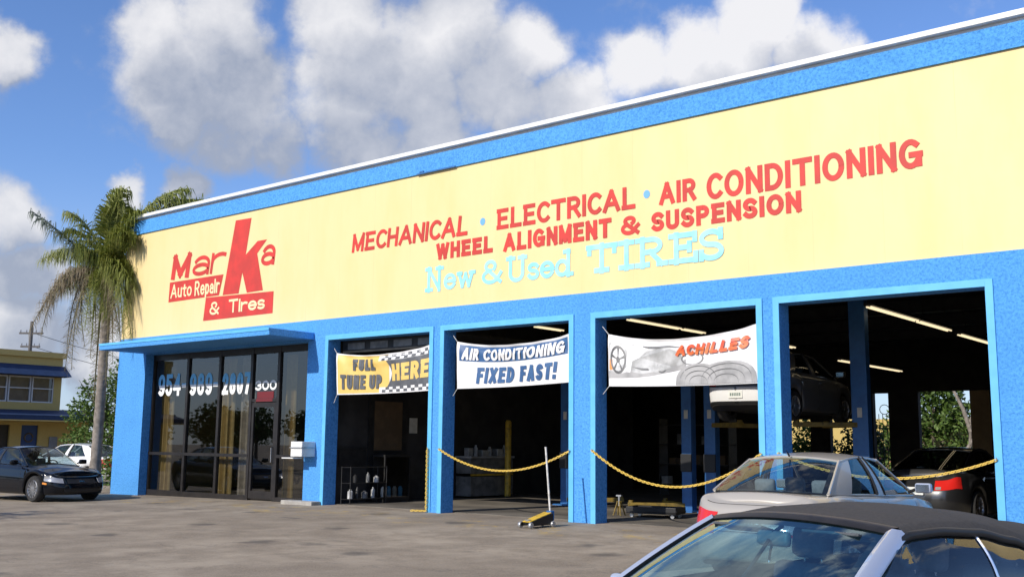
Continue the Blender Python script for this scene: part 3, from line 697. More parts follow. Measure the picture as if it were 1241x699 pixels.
def cap_(t, x0, x1, z0, z1, w): # first letter tall, the rest at x-height
    f = (x1 - x0) * {'Auto': .30, 'Repair': .20, 'Tires': .26}[t]; zx = z0 + (z1 - z0) * .72
    paint(letters(t[0], x0, x0 + f, z0, z1, w), M['cream_paint'], 'emblem_lettering', .004); paint(letters(t[1:], x0 + f + .04, x1, z0, zx, w), M['cream_paint'], 'emblem_lettering', .004)
cap_('Auto', 2.47, 3.52, 5.55, 5.95, .06); cap_('Repair', 3.66, 4.84, 5.53, 5.95, .06); cap_('Tires', 5.30, 6.88, 4.93, 5.30, .065)
paint(letters('&', 4.43, 4.87, 4.93, 5.30, .06), M['cream_paint'], 'emblem_lettering', .004)
# telephone number on the glass: blue upper half, white lower half, one mesh per group of digits
def two_tone(s, x0, x1, z0, z1, cut=0.5):
    me = letters(s, x0, x1, z0 - .03, z1 + .03, .12)
    bm = bmesh.new(); bm.from_mesh(me); zc = z0 + (z1 - z0) * cut
    bmesh.ops.bisect_plane(bm, geom=bm.verts[:] + bm.edges[:] + bm.faces[:], plane_co=(0, 0, zc), plane_no=(0, 0, 1))
    for f in bm.faces: f.material_index = 0 if f.calc_center_median().z > zc else 1
    bm.to_mesh(me); bm.free()
    return link('window_lettering', me, [M['num_blue'], M['num_white']], bld, loc=(0, 0.30, 0))
two_tone('954-', 1.68, 3.10, 2.79, 3.36); two_tone('989-', 3.26, 4.60, 2.78, 3.34); two_tone('2807', 4.80, 6.06, 2.77, 3.30)
link('window_lettering', letters('300', 6.27, 7.16, 2.82, 3.08, .06), M['num_white'], bld, loc=(0, 0.30, 0))

# ------------------------------------------------------------------ things on the facade
mb = thing('mailbox', 'small white metal letter box mounted on the blue pillar beside the glass door', 'mailbox', (8.84, -0.001, 1.0))
b = MB(); b.box(-0.12, 0.30, -0.42, 0.0, 0.14, 0.50); b.build('box', M['white_box'], mb, bevel=0.012)
b = MB(); b.box(-0.135, 0.315, -0.445, 0.0, 0.34, 0.365); b.build('lid_rim', M['silver_metal'], mb)
b = MB(); b.box(-0.40, 0.02, -0.46, -0.16, 0.09, 0.115); b.build('tray', M['white_box'], mb)
b = MB(); b.box(8.3, 9.45, -0.33, -0.03, gz(8.9, -.2) - 0.03, gz(8.9, -.2) + 0.09)
tag(b.build('concrete_block', M['concrete'], bevel=0.02), 'pale concrete slab on the ground at the foot of the letter box pillar', 'block')

# yellow chains
def chain_pts(p, q, sag, n):
    p, q = Vector(p), Vector(q); out = []
    for k in range(n + 1):
        t = k / n; v = p.lerp(q, t); v.z -= sag * 4 * t * (1 - t); out.append(v)
    return out
def chain(pts, label, L=0.062, r=0.0095, w=0.020):
    ds = [0]
    for i in range(1, len(pts)): ds.append(ds[-1] + (pts[i] - pts[i - 1]).length)
    b = MB(); s = 0; k = 0
    while s < ds[-1]:
        i = max(j for j in range(len(ds)) if ds[j] <= s); i = min(i, len(pts) - 2)
        t = (s - ds[i]) / (ds[i + 1] - ds[i]); c = pts[i].lerp(pts[i + 1], t); d = (pts[i + 1] - pts[i]).normalized()
        u = Vector((0, 0, 1)) if abs(d.z) < .9 else Vector((0, 1, 0)); u = (u - d * u.dot(d)).normalized(); v = d.cross(u)
        a = (u + v).normalized() if k % 2 else (u - v).normalized(); n2 = d.cross(a)
        P = []
        for m_ in range(10):
            th = 2 * math.pi * m_ / 10; cc = c + d * math.cos(th) * L * 0.62 + a * math.sin(th) * w
            rad = (d * math.cos(th) * .8 + a * math.sin(th)).normalized()
            P.append([cc + (rad * math.cos(ph) + n2 * math.sin(ph)) * r for ph in (0, 1.571, 3.142, 4.712)])
        vs = [q for row in P for q in row]; fs = []
        for m_ in range(10):
            for h in range(4):
                fs.append((m_ * 4 + h, m_ * 4 + (h + 1) % 4, ((m_ + 1) % 10) * 4 + (h + 1) % 4, ((m_ + 1) % 10) * 4 + h))
        b.add(vs, fs); s += L * 0.8; k += 1
    return tag(b.build('chain', M['chain'], weld=False, smooth=60), label, 'chain', 'yellow chains across the bays')
YC = -0.06
chain(chain_pts((13.33, YC, 1.36), (16.82, YC, 1.37), 0.42, 40), 'yellow chain sagging across the second bay behind the trolley jack')
chain(chain_pts((17.38, YC, 1.38), (20.90, YC, 1.37), 0.62, 40), 'yellow chain sagging across the third bay below the tyre banner')
chain(chain_pts((21.25, YC, 1.38), (24.72, YC, 1.34), 0.34, 40), 'yellow chain stretched across the fourth bay behind the silver sedan')
pz = [Vector((12.975, -0.075, 1.36 - 0.03 * k)) for k in range(45)] + [Vector((12.93 - 0.06 * k, -0.10 - 0.03 * k, 0.035)) for k in range(5)]
chain(pz, 'yellow chain hanging straight down the pillar right of the tune up bay')
b = MB()
for x, z in ((12.975, 1.37), (13.33, 1.365), (16.82, 1.375), (17.38, 1.385), (20.90, 1.375), (21.25, 1.385), (24.72, 1.345)):
    b.tube([(x, 0, z), (x, -0.07, z), (x, -0.085, z + 0.03)], 0.008, 6)
b.build('chain_hook', M['silver_metal'], bld)

# ------------------------------------------------------------------ banners
def banner(corn, mid, label, y=0.1):
    """corn: TL, BL, TR, BR as (x, z); mid: lowest point of the sagging top edge"""
    TL, BL, TR, BR = corn
    um = (mid[0] - TL[0]) / (TR[0] - TL[0]); sag = TL[1] + (TR[1] - TL[1]) * um - mid[1]
    def F(u, v, off=0.0):
        x = (BL[0] + (BR[0] - BL[0]) * u) * (1 - v) + (TL[0] + (TR[0] - TL[0]) * u) * v
        zt = TL[1] + (TR[1] - TL[1]) * u - sag * 4 * u * (1 - u); zb = BL[1] + (BR[1] - BL[1]) * u - 0.02 * 4 * u * (1 - u)
        fold = 4 * u * (1 - u) * sag
        vv = v + 0.0
        z = zb + (zt - zb) * vv
        yy = y - 0.03 * math.sin(u * 9 + v * 3) * (0.25 + v) - fold * 0.16 * math.exp(-((v - 0.80) / 0.10) ** 2) + fold * 0.22 * math.exp(-((v - 0.93) / 0.05) ** 2)
        yy -= 0.018 * math.sin(u * 31 + v * 9) * v * v
        return Vector((x, yy - off, z))
    t = thing('banner', label, 'banner', (BL[0], y, 0))
    inv = Matrix.Translation((-BL[0], -y, 0))
    def G(u, v, off=0.0): return inv @ F(u, v, off)
    return t, G, (um, sag)
def sheet(b, G, u0, u1, v0, v1, off, nu=60, nv=56, mi=0):
    b.grid([[G(u0 + (u1 - u0) * i / nu, v0 + (v1 - v0) * j / nv, off) for j in range(nv + 1)] for i in range(nu + 1)], mi)
def btext(s, G, u0, u1, v0, v1, w, off, asp, shear=0.0):
    return letters(s, u0 * asp, u1 * asp, v0, v1, w, shear=shear, fn=lambda x, z, k: G(x / asp, z, off + .00025 * k))
def ties(t, G, ends):
    for (u, v, dx, dz) in ends:
        p = G(u, v); b = MB(); b.tube([p, p + Vector((dx, 0, dz))], 0.006, 5); b.build('cord', M['white_box'], t)
def bshape(b, G, pts, off): b.add([G(u, v, off) for u, v in pts], [tuple(range(len(pts)))])
def disc(b, G, cu_, cv, ru, rv, off, n=24, inner=0.0):
    for k in range(n):
        a0, a1 = 2 * math.pi * k / n, 2 * math.pi * (k + 1) / n
        q = [G(cu_ + ru * f * math.cos(a), cv + rv * f * math.sin(a), off) for f, a in ((1, a0), (1, a1), (inner, a1), (inner, a0))]
        b.add(q if inner else q[:3], [(0, 1, 2, 3) if inner else (0, 1, 2)])

# 1: tune up
t, G, _ = banner(((9.70, 3.64), (9.74, 2.63), (12.86, 3.70), (12.86, 2.66)), (11.19, 3.54), 'yellow and black chequered tune up banner across the top of the first bay')
b = MB(); sheet(b, G, 0, 1, 0, 1, 0); b.build('cloth', M['banner_white'], t, smooth=60)
b = MB(); sheet(b, G, .015, .58, .03, .97, 0.004); b.build('print', M['banner_yellow'], t, smooth=60)
b = MB()
P = []
for j in range(13):
    v = .16 + .66 * j / 12; ue = .555 + .055 * math.sin(math.pi * j / 12)
    P.append([G(ue + (.995 - ue) * i / 14, v, 0.008) for i in range(15)])
b.grid(P)
for v0 in (.03, .83):
    for r_ in range(2):
        for k in range(13):
            u0 = .50 + .0385 * k
            if (k + r_) % 2 == 0: sheet(b, G, u0, min(u0 + .0385, .995), v0 + r_ * .065, v0 + (r_ + 1) * .065, 0.008, 2, 2)
b.build('checker_print', M['banner_dark'], t, smooth=60)
b = MB(); P = []
sheet(b, G, .47, .995, .03, .16, 0.006, 20, 3); sheet(b, G, .47, .995, .83, .96, 0.006, 20, 3)
b.build('checker_ground', M['banner_white'], t, smooth=60)
link('lettering', btext('FULL', G, .18, .43, .60, .89, .085, .022, 3.1), M['banner_dark'], t)
for w_, a_, b_ in (('TUNE', .05, .325), ('UP', .365, .50)): link('lettering', btext(w_, G, a_, b_, .13, .49, .085, .022, 3.1), M['banner_dark'], t)
link('lettering', btext('HERE', G, .615, .98, .30, .72, .10, .012, 3.1), M['banner_yellow'], t)
ties(t, G, [(0, 1, -.1, .12), (0, 0, -.1, -.2), (1, 1, .03, .02)])
# 2: air conditioning
t, G, _ = banner(((13.66, 3.71), (13.67, 2.677), (16.72, 3.72), (16.72, 2.734)), (15.4, 3.57), 'white and navy air conditioning banner across the top of the second bay')
b = MB(); sheet(b, G, 0, 1, 0, 1, 0); b.build('cloth', M['banner_white'], t, smooth=60)
b = MB(); sheet(b, G, .025, .975, .60, .95, 0.004); b.build('print', M['banner_navy'], t, smooth=60)
for w_, a_, b_ in (('AIR', .05, .21), ('CONDITIONING', .245, .96)): link('lettering', btext(w_, G, a_, b_, .63, .90, .060, .024, 3.0, .12), M['banner_white'], t)
for w_, a_, b_ in (('FIXED', .18, .535), ('FAST!', .57, .90)): link('lettering', btext(w_, G, a_, b_, .10, .47, .085, .012, 3.0, .12), M['banner_navy'], t)
ties(t, G, [(0, 1, -.12, .14), (0, 0, -.12, -.15), (1, 1, .05, .04)])
# 3: tyres and a grey sports car
t, G, _ = banner(((17.66, 3.644), (17.66, 2.627), (20.83, 3.66), (20.83, 2.60)), (19.3, 3.47), 'white banner with grey sports car, big tyres and orange lettering over the third bay')
b = MB(); sheet(b, G, 0, 1, 0, 1, 0); b.build('cloth', M['banner_white'], t, smooth=60)
b = MB()
P = [[G(u, v0 + (v1 - v0) * j / 8, .004) for j in range(9)] for u, v0, v1 in ((.0, .16, .30), (.1, .17, .26), (.2, .18, .36), (.3, .22, .42), (.4, .28, .46), (.5, .34, .5), (.54, .4, .56))]
b.grid(P); b.build('road_print', M['banner_grey'], t)
b = MB()
car_top = [(.16, .30), (.17, .52), (.22, .60), (.27, .74), (.35, .80), (.44, .79), (.50, .70), (.52, .60), (.52, .46), (.46, .40), (.36, .30), (.24, .26)]
bshape(b, G, car_top, .006)
bshape(b, G, [(.01, .84), (.09, .86), (.13, .72), (.13, .40), (.10, .3), (.01, .3)], .006)
b.build('car_print', M['banner_pale'], t)
b = MB()
bshape(b, G, [(.28, .70), (.34, .77), (.44, .76), (.48, .69), (.40, .64), (.31, .63)], .008)
bshape(b, G, [(.15, .86), (.28, .80), (.42, .82), (.54, .80), (.44, .86), (.28, .84)], .008)
bshape(b, G, [(.17, .40), (.24, .33), (.36, .33), (.44, .42), (.36, .38), (.24, .38)], .008)
disc(b, G, .072, .53, .055, .28, .008, inner=.82); disc(b, G, .375, .40, .034, .12, .009, inner=.7)
disc(b, G, .072, .53, .012, .06, .009); disc(b, G, .585, .56, .075, .13, .008, inner=.90)
for k in range(5):
    a = 2 * math.pi * k / 5 + .3
    bshape(b, G, [(.072 + .05 * math.cos(a + s) * f, .53 + .25 * math.sin(a + s) * f) for s, f in ((-.12, .2), (.12, .2), (.12, .9), (-.12, .9))], .0095)
b.build('car_detail_print', M['banner_mid'], t)
b = MB()
for c, r_ in ((.62, .15), (.80, .19)):
    P = []
    for k in range(13):
        a = math.pi * k / 12; u = c - r_ * math.cos(a); vt = .03 + .42 * math.sin(a) ** .7
        P.append([G(u, .02, .010 + r_ * .01), G(u, .02 + (vt - .02) * .5, .010 + r_ * .01), G(u, vt, .010 + r_ * .01)])
    b.grid(P)
b.build('tyre_print', M['banner_grey'], t)
b = MB()
for c, r_ in ((.62, .13), (.80, .17)):
    for f in (.95, .70, .46):
        pts = [(c - r_ * f * math.cos(math.pi * k / 12), .03 + .40 * f * math.sin(math.pi * k / 12) ** .7) for k in range(13)]
        for i in range(12):
            (u0, v0), (u1, v1) = pts[i], pts[i + 1]
            b.add([G(u0, v0, .014), G(u1, v1, .014), G(u1, v1 - .02, .014), G(u0, v0 - .02, .014)], [(0, 1, 2, 3)])
b.build('tread_print', M['banner_mid'], t)
link('lettering', btext('ACHILLES', G, .475, .955, .63, .85, .062, .030, 3.1, .3), M['banner_red'], t)
b = MB(); sheet(b, G, .008, .03, .32, .52, .006, 2, 4); b.build('orange_print', M['banner_orange'], t)
ties(t, G, [(0, 1, -.14, .16), (0, 0, -.14, -.15), (1, 1, .02, .03)])
#NEXT
# ------------------------------------------------------------------ cars
def lerp_tab(tab, x):
    """smooth interpolation through a table of (x, value)"""
    if x <= tab[0][0]: return tab[0][1]
    for (x0, a), (x1, c) in zip(tab, tab[1:]):
        if x <= x1:
            t = (x - x0) / (x1 - x0); t = t * t * (3 - 2 * t) * 0.6 + t * 0.4
            return a + (c - a) * t
    return tab[-1][1]
SEC = [(0, .055), (.06, .03), (.14, .012), (.34, 0.0), (.58, 0.0), (.66, .006), (.72, .02), (.86, .03), (.92, .040), (.96, .056), (.985, .078), (1.0, .11)]
def inset(f):
    for (a, p), (c, q) in zip(SEC, SEC[1:]):
        if f <= c: return p + (q - p) * (f - a) / (c - a)
    return SEC[-1][1]

class Car:
    def __init__(s, sp, root):
        s.sp = sp; s.root = root; s.L, s.W = sp['L'], sp['W']; a, bb = s.L / 2, s.W / 2; n = sp.get('n', 5.0)
        raw = []
        for k in range(721):
            ph = math.pi * k / 720; cx, sx = math.cos(ph), math.sin(ph)
            raw.append((a * math.copysign(abs(cx) ** (2 / n), cx), bb * abs(sx) ** (2 / n)))
        d = [0]
        for p, q in zip(raw, raw[1:]): d.append(d[-1] + math.hypot(q[0] - p[0], q[1] - p[1]))
        s.raw, s.d, s.tot = raw, d, d[-1]                     # s = 0 at the nose, tot at the tail
    def plan(s, t):
        t = min(max(t, 0), s.tot); lo = int(np.searchsorted(s.d, t)); lo = max(1, min(lo, len(s.d) - 1))
        f = (t - s.d[lo - 1]) / max(s.d[lo] - s.d[lo - 1], 1e-9); p, q = s.raw[lo - 1], s.raw[lo]
        return p[0] + (q[0] - p[0]) * f, p[1] + (q[1] - p[1]) * f
    def zb(s, x): return lerp_tab(s.sp['bottom'], x)
    def zs(s, x): return lerp_tab(s.sp['shoulder'], x)
    def arch(s, x, y):
        z = s.zb(x)
        if y > 0.5 * s.W / 2 * 1.2:
            for xw in s.sp['axles']:
                r = s.sp['r'] + 0.055
                if abs(x - xw) < r: z = max(z, s.sp['r'] + math.sqrt(r * r - (x - xw) ** 2))
        return z
    def S(s, t, f, off=0.0, arches=True):
        x, y = s.plan(t); ins = inset(f) - off; z0 = s.arch(x, y) if arches else s.zb(x); z1 = s.zs(x)
        kx, ky = 1 - ins / (s.L / 2), 1 - ins / (s.W / 2)
        # bumper leans back a little towards the bonnet and the boot
        lean = s.sp.get('lean', 0.10) * max(0, f - .55) / .45 * max(0, (abs(x) / (s.L / 2) - .9) / .1)
        return Vector((x * kx - math.copysign(lean, x), y * ky, z0 + (z1 - z0) * f))
    def patch(s, b, t0, t1, f0, f1, off=0.006, nt_=10, nf=4, side=1, mi=0):
        P = [[s.S(t0 + (t1 - t0) * i / nt_, f0 + (f1 - f0) * j / nf, off, False) for j in range(nf + 1)] for i in range(nt_ + 1)]
        inn = [[s.S(t0 + (t1 - t0) * i / nt_, f0 + (f1 - f0) * j / nf, -0.01, False) for j in range(nf + 1)] for i in range(nt_ + 1)]
        P = [[inn[i][0]] + P[i] + [inn[i][-1]] for i in range(nt_ + 1)]
        P = [[inn[0][0]] + inn[0] + [inn[0][-1]]] + P + [[inn[-1][0]] + inn[-1] + [inn[-1][-1]]]
        b.grid([[Vector((p.x, p.y * side, p.z)) for p in r] for r in P], mi)
    def body(s, name='body'):
        sp = s.sp; b = MB(); N = 150
        ts = sorted(set([s.tot * k / N for k in range(N + 1)]))
        xc0, xc1 = sp['cabin']                                # cabin opening from xc0 (rear) to xc1 (front)
        crown = sp.get('crown', 0.05)
        for side in (1, -1):
            rows = []; top = []
            for t in ts:
                x, y = s.plan(t); zb = s.zb(x); za = s.arch(x, y); yi = max(0.0, y - 0.30)
                kx = 1 - .055 / (s.L / 2)
                r = [Vector((x * kx, 0, zb)), Vector((x * kx, yi, zb)), Vector((x * kx, yi, za))] + [s.S(t, f) for f, _ in SEC]
                rows.append([Vector((p.x, p.y * side, p.z)) for p in r])
                e = s.S(t, 1.0); K = 8; tp = [e]
                cab = xc0 < x < xc1
                for k in range(1, K + 1):
                    if not cab:
                        u = 1 - k / K; tp.append(Vector((e.x, e.y * u, e.z + crown * min(1, e.y / .5) * (1 - u * u))))
                    else:
                        yy = [e.y - .05, e.y - .062, e.y - .08, e.y - .12, e.y * .6, e.y * .4, e.y * .2, 0][k - 1]
                        zz = [e.z + .012, e.z - .02, .62, .42, .38, .38, .38, .38][k - 1]
                        tp.append(Vector((e.x, yy, zz)))
                top.append([Vector((p.x, p.y * side, p.z)) for p in tp])
            k0 = len(b.f); b.grid(rows); nc = len(rows[0]) - 1
            for i in range(len(b.f) - k0):
                if i % nc < 3: b.mi[k0 + i] = 1
            k0 = len(b.f); b.grid(top); nc = len(top[0]) - 1
            for i in range(len(b.f) - k0):
                col = i % nc; x = s.plan((ts[i // nc] + ts[i // nc + 1]) / 2)[0]
                if xc0 - .05 < x < xc1 + .05 and col >= 1: b.mi[k0 + i] = 1
        return b.build(name, [sp['paint'], M['black']], s.root, smooth=62)
    # greenhouse -------------------------------------------------------------
    def green(s):
        sp = s.sp; g_ = sp['green']; wb, wt, wr = g_['wb'], g_['wt'], g_['wr']
        A, T, Q, D = g_['A'], g_['T'], g_['Q'], g_['D']        # (x, z): screen base, screen top, rear-window top, rear-window base
        cv = g_.get('convex', 0.05); glass_m = sp.get('glass', M['car_glass']); rg = sp.get('rear_glass', glass_m)
        def front(u, v, sgn, B, Tp, wb_):
            w = wb_ + (wt - wb_) * v; k = 1 - u * u
            return Vector((B[0] + (Tp[0] - B[0]) * v + sgn * k * (.15 + (.05 - .15) * v), u * w, B[1] + (Tp[1] - B[1]) * v + k * (.015 + (.045 - .015) * v) + .05 * v * (1 - v)))
        def roof(u, v):
            x = T[0] + (Q[0] - T[0]) * v + (1 - u * u) * (.05 * (1 - v) - .05 * v)
            return Vector((x, u * wt, T[1] + (Q[1] - T[1]) * v + (1 - u * u) * .045 + cv * 4 * v * (1 - v)))
        def side(t, v, sg):
            bx = (A[0] + (D[0] - A[0]) * t, wb + (wr - wb) * t, A[1] + (D[1] - A[1]) * t); tx = roof(1, t)
            bow = .035 * 4 * v * (1 - v) * (1 - abs(2 * t - 1) ** 2)
            yb = bx[1] + .03 * 4 * t * (1 - t)
            return Vector((bx[0] + (tx.x - bx[0]) * v, sg * (yb + (tx.y - yb) * v + bow), bx[2] + (tx.z - bx[2]) * v))
        def strip(b, fn, u0, u1, v0, v1, nu, nv, mi=0):
            b.grid([[fn(u0 + (u1 - u0) * i / nu, v0 + (v1 - v0) * j / nv) for j in range(nv + 1)] for i in range(nu + 1)], mi)
        tC = g_.get('tC', .80); tB = g_.get('tB', .46)
        b = MB(); strip(b, roof, -1, 1, 0, 1, 16, 16)
        for sg in (1, -1):
            rr = g_.get('rad', .032)
            b.tube([side(0, v / 6, sg) for v in range(7)], rr, 8); b.tube([roof(sg, v / 12) - Vector((0, 0, .012)) for v in range(13)], rr * .9, 8)
            b.tube([side(1, v / 6, sg) for v in range(7)], rr, 8)
            strip(b, lambda t, v: side(t, v, sg), tC, 1, 0, 1, 6, 10)
            b.tube([side(t / 12, 0, sg) + Vector((0, -sg * .012, -.004)) for t in range(13)], .016, 6)
        b.tube([roof(u / 8 - 1, 0) - Vector((0, 0, .01)) for u in range(17)], .02, 6); b.tube([roof(u / 8 - 1, 1) - Vector((0, 0, .01)) for u in range(17)], .02, 6)
        b.build('roof', sp.get('roof_paint', sp['paint']), s.root, smooth=40)
        b = MB(); strip(b, lambda u, v: front(u, v, 1, A, T, wb), -1, 1, 0, 1, 16, 10); b.build('windscreen', glass_m, s.root, smooth=60)
        b = MB(); strip(b, lambda u, v: front(u, v, -1, D, Q, wr), -1, 1, 0, 1, 16, 10); b.build('rear_window', rg, s.root, smooth=60)
        b = MB(); strip(b, lambda u, v: front(u, v, 1, A, T, wb) - Vector((0, 0, .012)), -.97, .97, 0, .07, 12, 2); strip(b, lambda u, v: front(u, v, -1, D, Q, wr) - Vector((0, 0, .012)), -.97, -.90, 0, 1, 2, 8); strip(b, lambda u, v: front(u, v, -1, D, Q, wr) - Vector((0, 0, .012)), .90, .97, 0, 1, 2, 8)
        strip(b, lambda u, v: front(u, v, -1, D, Q, wr) - Vector((0, 0, .012)), -.97, .97, .0, .05, 12, 2)
        b.build('glass_seal', M['black'], s.root)
        for sg in (1, -1):
            segs = [(.03, tB - .025), (tB + .03, tC)] if not g_.get('coupe') else [(.03, tB), (tB + .02, tC)]
            for t0, t1 in segs:
                b = MB(); strip(b, lambda t, v: side(t, v, sg) - Vector((0, sg * .008, 0)), t0, t1, .0, .97, 10, 8); b.build('side_window', sp.get('side_glass', glass_m), s.root, smooth=60)
            b = MB(); strip(b, lambda t, v: side(t, v, sg), tB - .03, tB + .03, 0, 1, 2, 8); b.build('door_pillar', M['black'] if not g_.get('paint_pillar') else sp['paint'], s.root)
            if g_.get('paint_pillar'):
                b = MB(); b.tube([side(tB + .055, v / 5, sg) for v in range(6)], .018, 6); b.tube([side(tB - .045, v / 5, sg) for v in range(6)], .014, 6); b.build('window_trim', M['black'], s.root)
        s.front, s.roofp, s.side = front, roof, side
    def wheels(s, rim='multi'):
        sp = s.sp; r = sp['r']
        for xw in sp['axles']:
            for sg in (1, -1):
                y = sg * (s.W / 2 - .035); o = MB(); w = .21
                # tyre: lathe about Y, outer face at y
                prof = [(r * .66, 0), (r * .70, .012), (r * .90, .014), (r * .97, -.012), (r, -.04), (r, -w + .04), (r * .97, -w + .012), (r * .88, -w), (r * .6, -w)]
                o.lathe([(a, h * sg) for a, h in prof], 32, 'Y', (0, 0, 0))
                ty = o.build('wheel', M['rubber'], s.root, smooth=40, loc=(xw, y, r))
                q = MB(); q.lathe([(r * .68, .006 * sg), (r * .66, .012 * sg), (r * .62, -.02 * sg), (r * .60, -.12 * sg), (.0, -.13 * sg)], 32, 'Y')
                q.build('rim', M['alloy'] if rim != 'dark' else M['black'], ty, smooth=40)
                q = MB(); ns = {'multi': 14, 'five': 5, 'dark': 5}[rim]; hw = {'multi': .013, 'five': .032, 'dark': .03}[rim]
                for k in range(ns):
                    a = 2 * math.pi * k / ns; ax = Vector((math.cos(a), 0, math.sin(a))); tn = Vector((-math.sin(a), 0, math.cos(a)))
                    c0, c1 = ax * .03, ax * (r * .65)
                    q.add([c0 + tn * hw + Vector((0, .004 * sg, 0)), c0 - tn * hw + Vector((0, .004 * sg, 0)), c1 - tn * hw * .8 + Vector((0, .008 * sg, 0)), c1 + tn * hw * .8 + Vector((0, .008 * sg, 0)),
                           c0 + tn * hw + Vector((0, -.03 * sg, 0)), c0 - tn * hw + Vector((0, -.03 * sg, 0)), c1 - tn * hw * .8 + Vector((0, -.02 * sg, 0)), c1 + tn * hw * .8 + Vector((0, -.02 * sg, 0))],
                          [(0, 1, 2, 3), (0, 4, 5, 1), (2, 6, 7, 3), (1, 5, 6, 2), (0, 3, 7, 4)])
                q.lathe([(.0, .012 * sg), (.045, .01 * sg), (.05, -.02 * sg)], 16, 'Y')
                q.build('spokes', M['alloy'], ty)
    def interior(s, seat, rows=((.15, 2), (-.75, 2)), wheel_side=1, floor=.38, dash='seat'):
        sp = s.sp; A = sp['green']['A']
        for xi, (xs_, cnt) in enumerate(rows):
            for y in (.36, -.36):
                b = MB()
                def pad(c, sx, sy, sz, ang):
                    ax = Vector((math.cos(ang), 0, -math.sin(ang))); az = Vector((math.sin(ang), 0, math.cos(ang)))
                    b.obox(c, ax * sx, Vector((0, sy, 0)), az * sz)
                zt = sp['seat_top']
                pad((xs_ + .1, y, floor + .17), .25, .24, .09, -.1)
                bh_ = (zt - .2 - (floor + .2)) / 2
                pad((xs_ - .20, y, floor + .2 + bh_), .06, .235, bh_, -.22)
                st = b.build('seat', seat, s.root, bevel=.045, smooth=50)
                b = MB(); hx = xs_ - .20 - math.sin(.22) * (bh_ + .12)
                ax = Vector((math.cos(-.15), 0, .15)); az = Vector((-.15, 0, 1))
                b.obox((hx, y, zt - .09), ax * .05, Vector((0, .13, 0)), az * .09)
                hb = b.build('headrest', seat, st, bevel=.04, smooth=50)
                b = MB(); b.tube([(hx - .0, y - .06, zt - .26), (hx, y - .06, zt - .12)], .008, 6); b.tube([(hx, y + .06, zt - .26), (hx, y + .06, zt - .12)], .008, 6); b.build('headrest_post', M['chrome'], st)
        b = MB(); b.box(A[0] - .55, A[0] + .05, -.68, .68, .55, A[1] - .02); b.build('dashboard', M[dash], s.root, bevel=.04, smooth=50)
        b = MB(); c = Vector((A[0] - .72, .36 * wheel_side, A[1] - .03)); n_ = Vector((-.9, 0, .42)).normalized(); u = Vector((0, 1, 0)); v = n_.cross(u)
        b.tube([c + (u * math.cos(2 * math.pi * k / 20) + v * math.sin(2 * math.pi * k / 20)) * .185 for k in range(21)], .014, 6, caps=False)
        b.tube([c - u * .18, c + u * .18], .012, 6); b.tube([c, c - n_ * .25], .025, 6)
        b.build('steering_wheel', M['black'], s.root, smooth=50)
    def mirrors(s, x=None, dz=.10):
        A = s.sp['green']['A']; x = A[0] - .22 if x is None else x
        for sg in (1, -1):
            b = MB(); c = Vector((x, sg * (s.W / 2 + .09), A[1] + dz))
            b.obox(c, (.05, 0, 0), (0, .10, 0), (0, 0, .062)); mm = b.mesh('mirror', bevel=.03, segs=3)
            m_ = link('mirror', mm, s.sp.get('mirror_paint', s.sp['paint']), s.root, smooth=50)
            b = MB(); b.tube([c + Vector((0, -sg * .1, -.02)), c + Vector((.03, -sg * .2, -.06))], .02, 6); b.build('mirror_arm', M['black'], m_)
            b = MB(); xx = c.x - .052; b.box(xx - .002, xx, c.y - .08, c.y + .08, c.z - .045, c.z + .045); b.build('mirror_glass', M['chrome'], m_)
    def lights(s, head=None, tail=None, amber=None, reverse=None):
        for sg in (1, -1):
            if head:
                b = MB(); s.patch(b, *head, side=sg); h = b.build('headlight', M['lens_clear'], s.root, smooth=40)
            if amber:
                b = MB(); s.patch(b, *amber, off=.010, side=sg); b.build('side_marker', M['lens_amber'], s.root, smooth=40)
            if tail:
                t0, t1, f0, f1 = tail; b = MB(); s.patch(b, s.tot - t1, s.tot - t0, f0, f1, side=sg); tl = b.build('taillight', M['tail_red'], s.root, smooth=40)
                if reverse:
                    t0, t1, f0, f1 = reverse; b = MB(); s.patch(b, s.tot - t1, s.tot - t0, f0, f1, off=.011, side=sg); b.build('reversing_light', M['lens_clear'], tl, smooth=40)
    def bars(s, name, m, lst, parent=None, off=.008):
        b = MB()
        for t0, t1, f0, f1 in lst:
            for sg in (1, -1): s.patch(b, t0, t1, f0, f1, off=off, side=sg, nt_=14)
        return b.build(name, m, parent or s.root, smooth=40)
    def doorlines(s, xs_, handles):
        """dark shut lines and handles"""
        b = MB()
        def t_of(x):
            lo, hi = 0, s.tot
            for _ in range(40):
                m_ = (lo + hi) / 2
                if s.plan(m_)[0] > x: lo = m_
                else: hi = m_
            return lo
        for sg in (1, -1):
            for x in xs_:
                t = t_of(x); s.patch(b, t - .004, t + .004, .06, .985, off=.0015, nt_=1, nf=16, side=sg)
        b.build('shut_line', M['black'], s.root)
        for sg in (1, -1):
            for x in handles:
                t = t_of(x); b = MB(); s.patch(b, t - .09, t + .09, .80, .835, off=.03, nt_=4, nf=2, side=sg); b.build('door_handle', s.sp['paint'], s.root, smooth=40)
    def plate(s, rear=True, f=(.5, .66), text='AXR 27'):
        x = -1 if rear else 1; t = s.tot if rear else 0
        p0 = s.S(t, f[0], .026, False); p1 = s.S(t, f[1], .026, False); xx = (min if rear else max)(p0.x, p1.x); zc = (p0.z + p1.z) / 2
        b = MB(); b.box(xx - .008, xx + .008, -.155, .155, zc - .075, zc + .075)
        pl_ = b.build('licence_plate', M['plate'], s.root, bevel=.004)
        b = MB()
        for k in range(6): b.box(xx + x * .0095 - .001, xx + x * .0095 + .001, -.115 + k * .041, -.09 + k * .041, zc - .03, zc + .03)
        b.build('plate_print', M['plate_ink'], pl_)

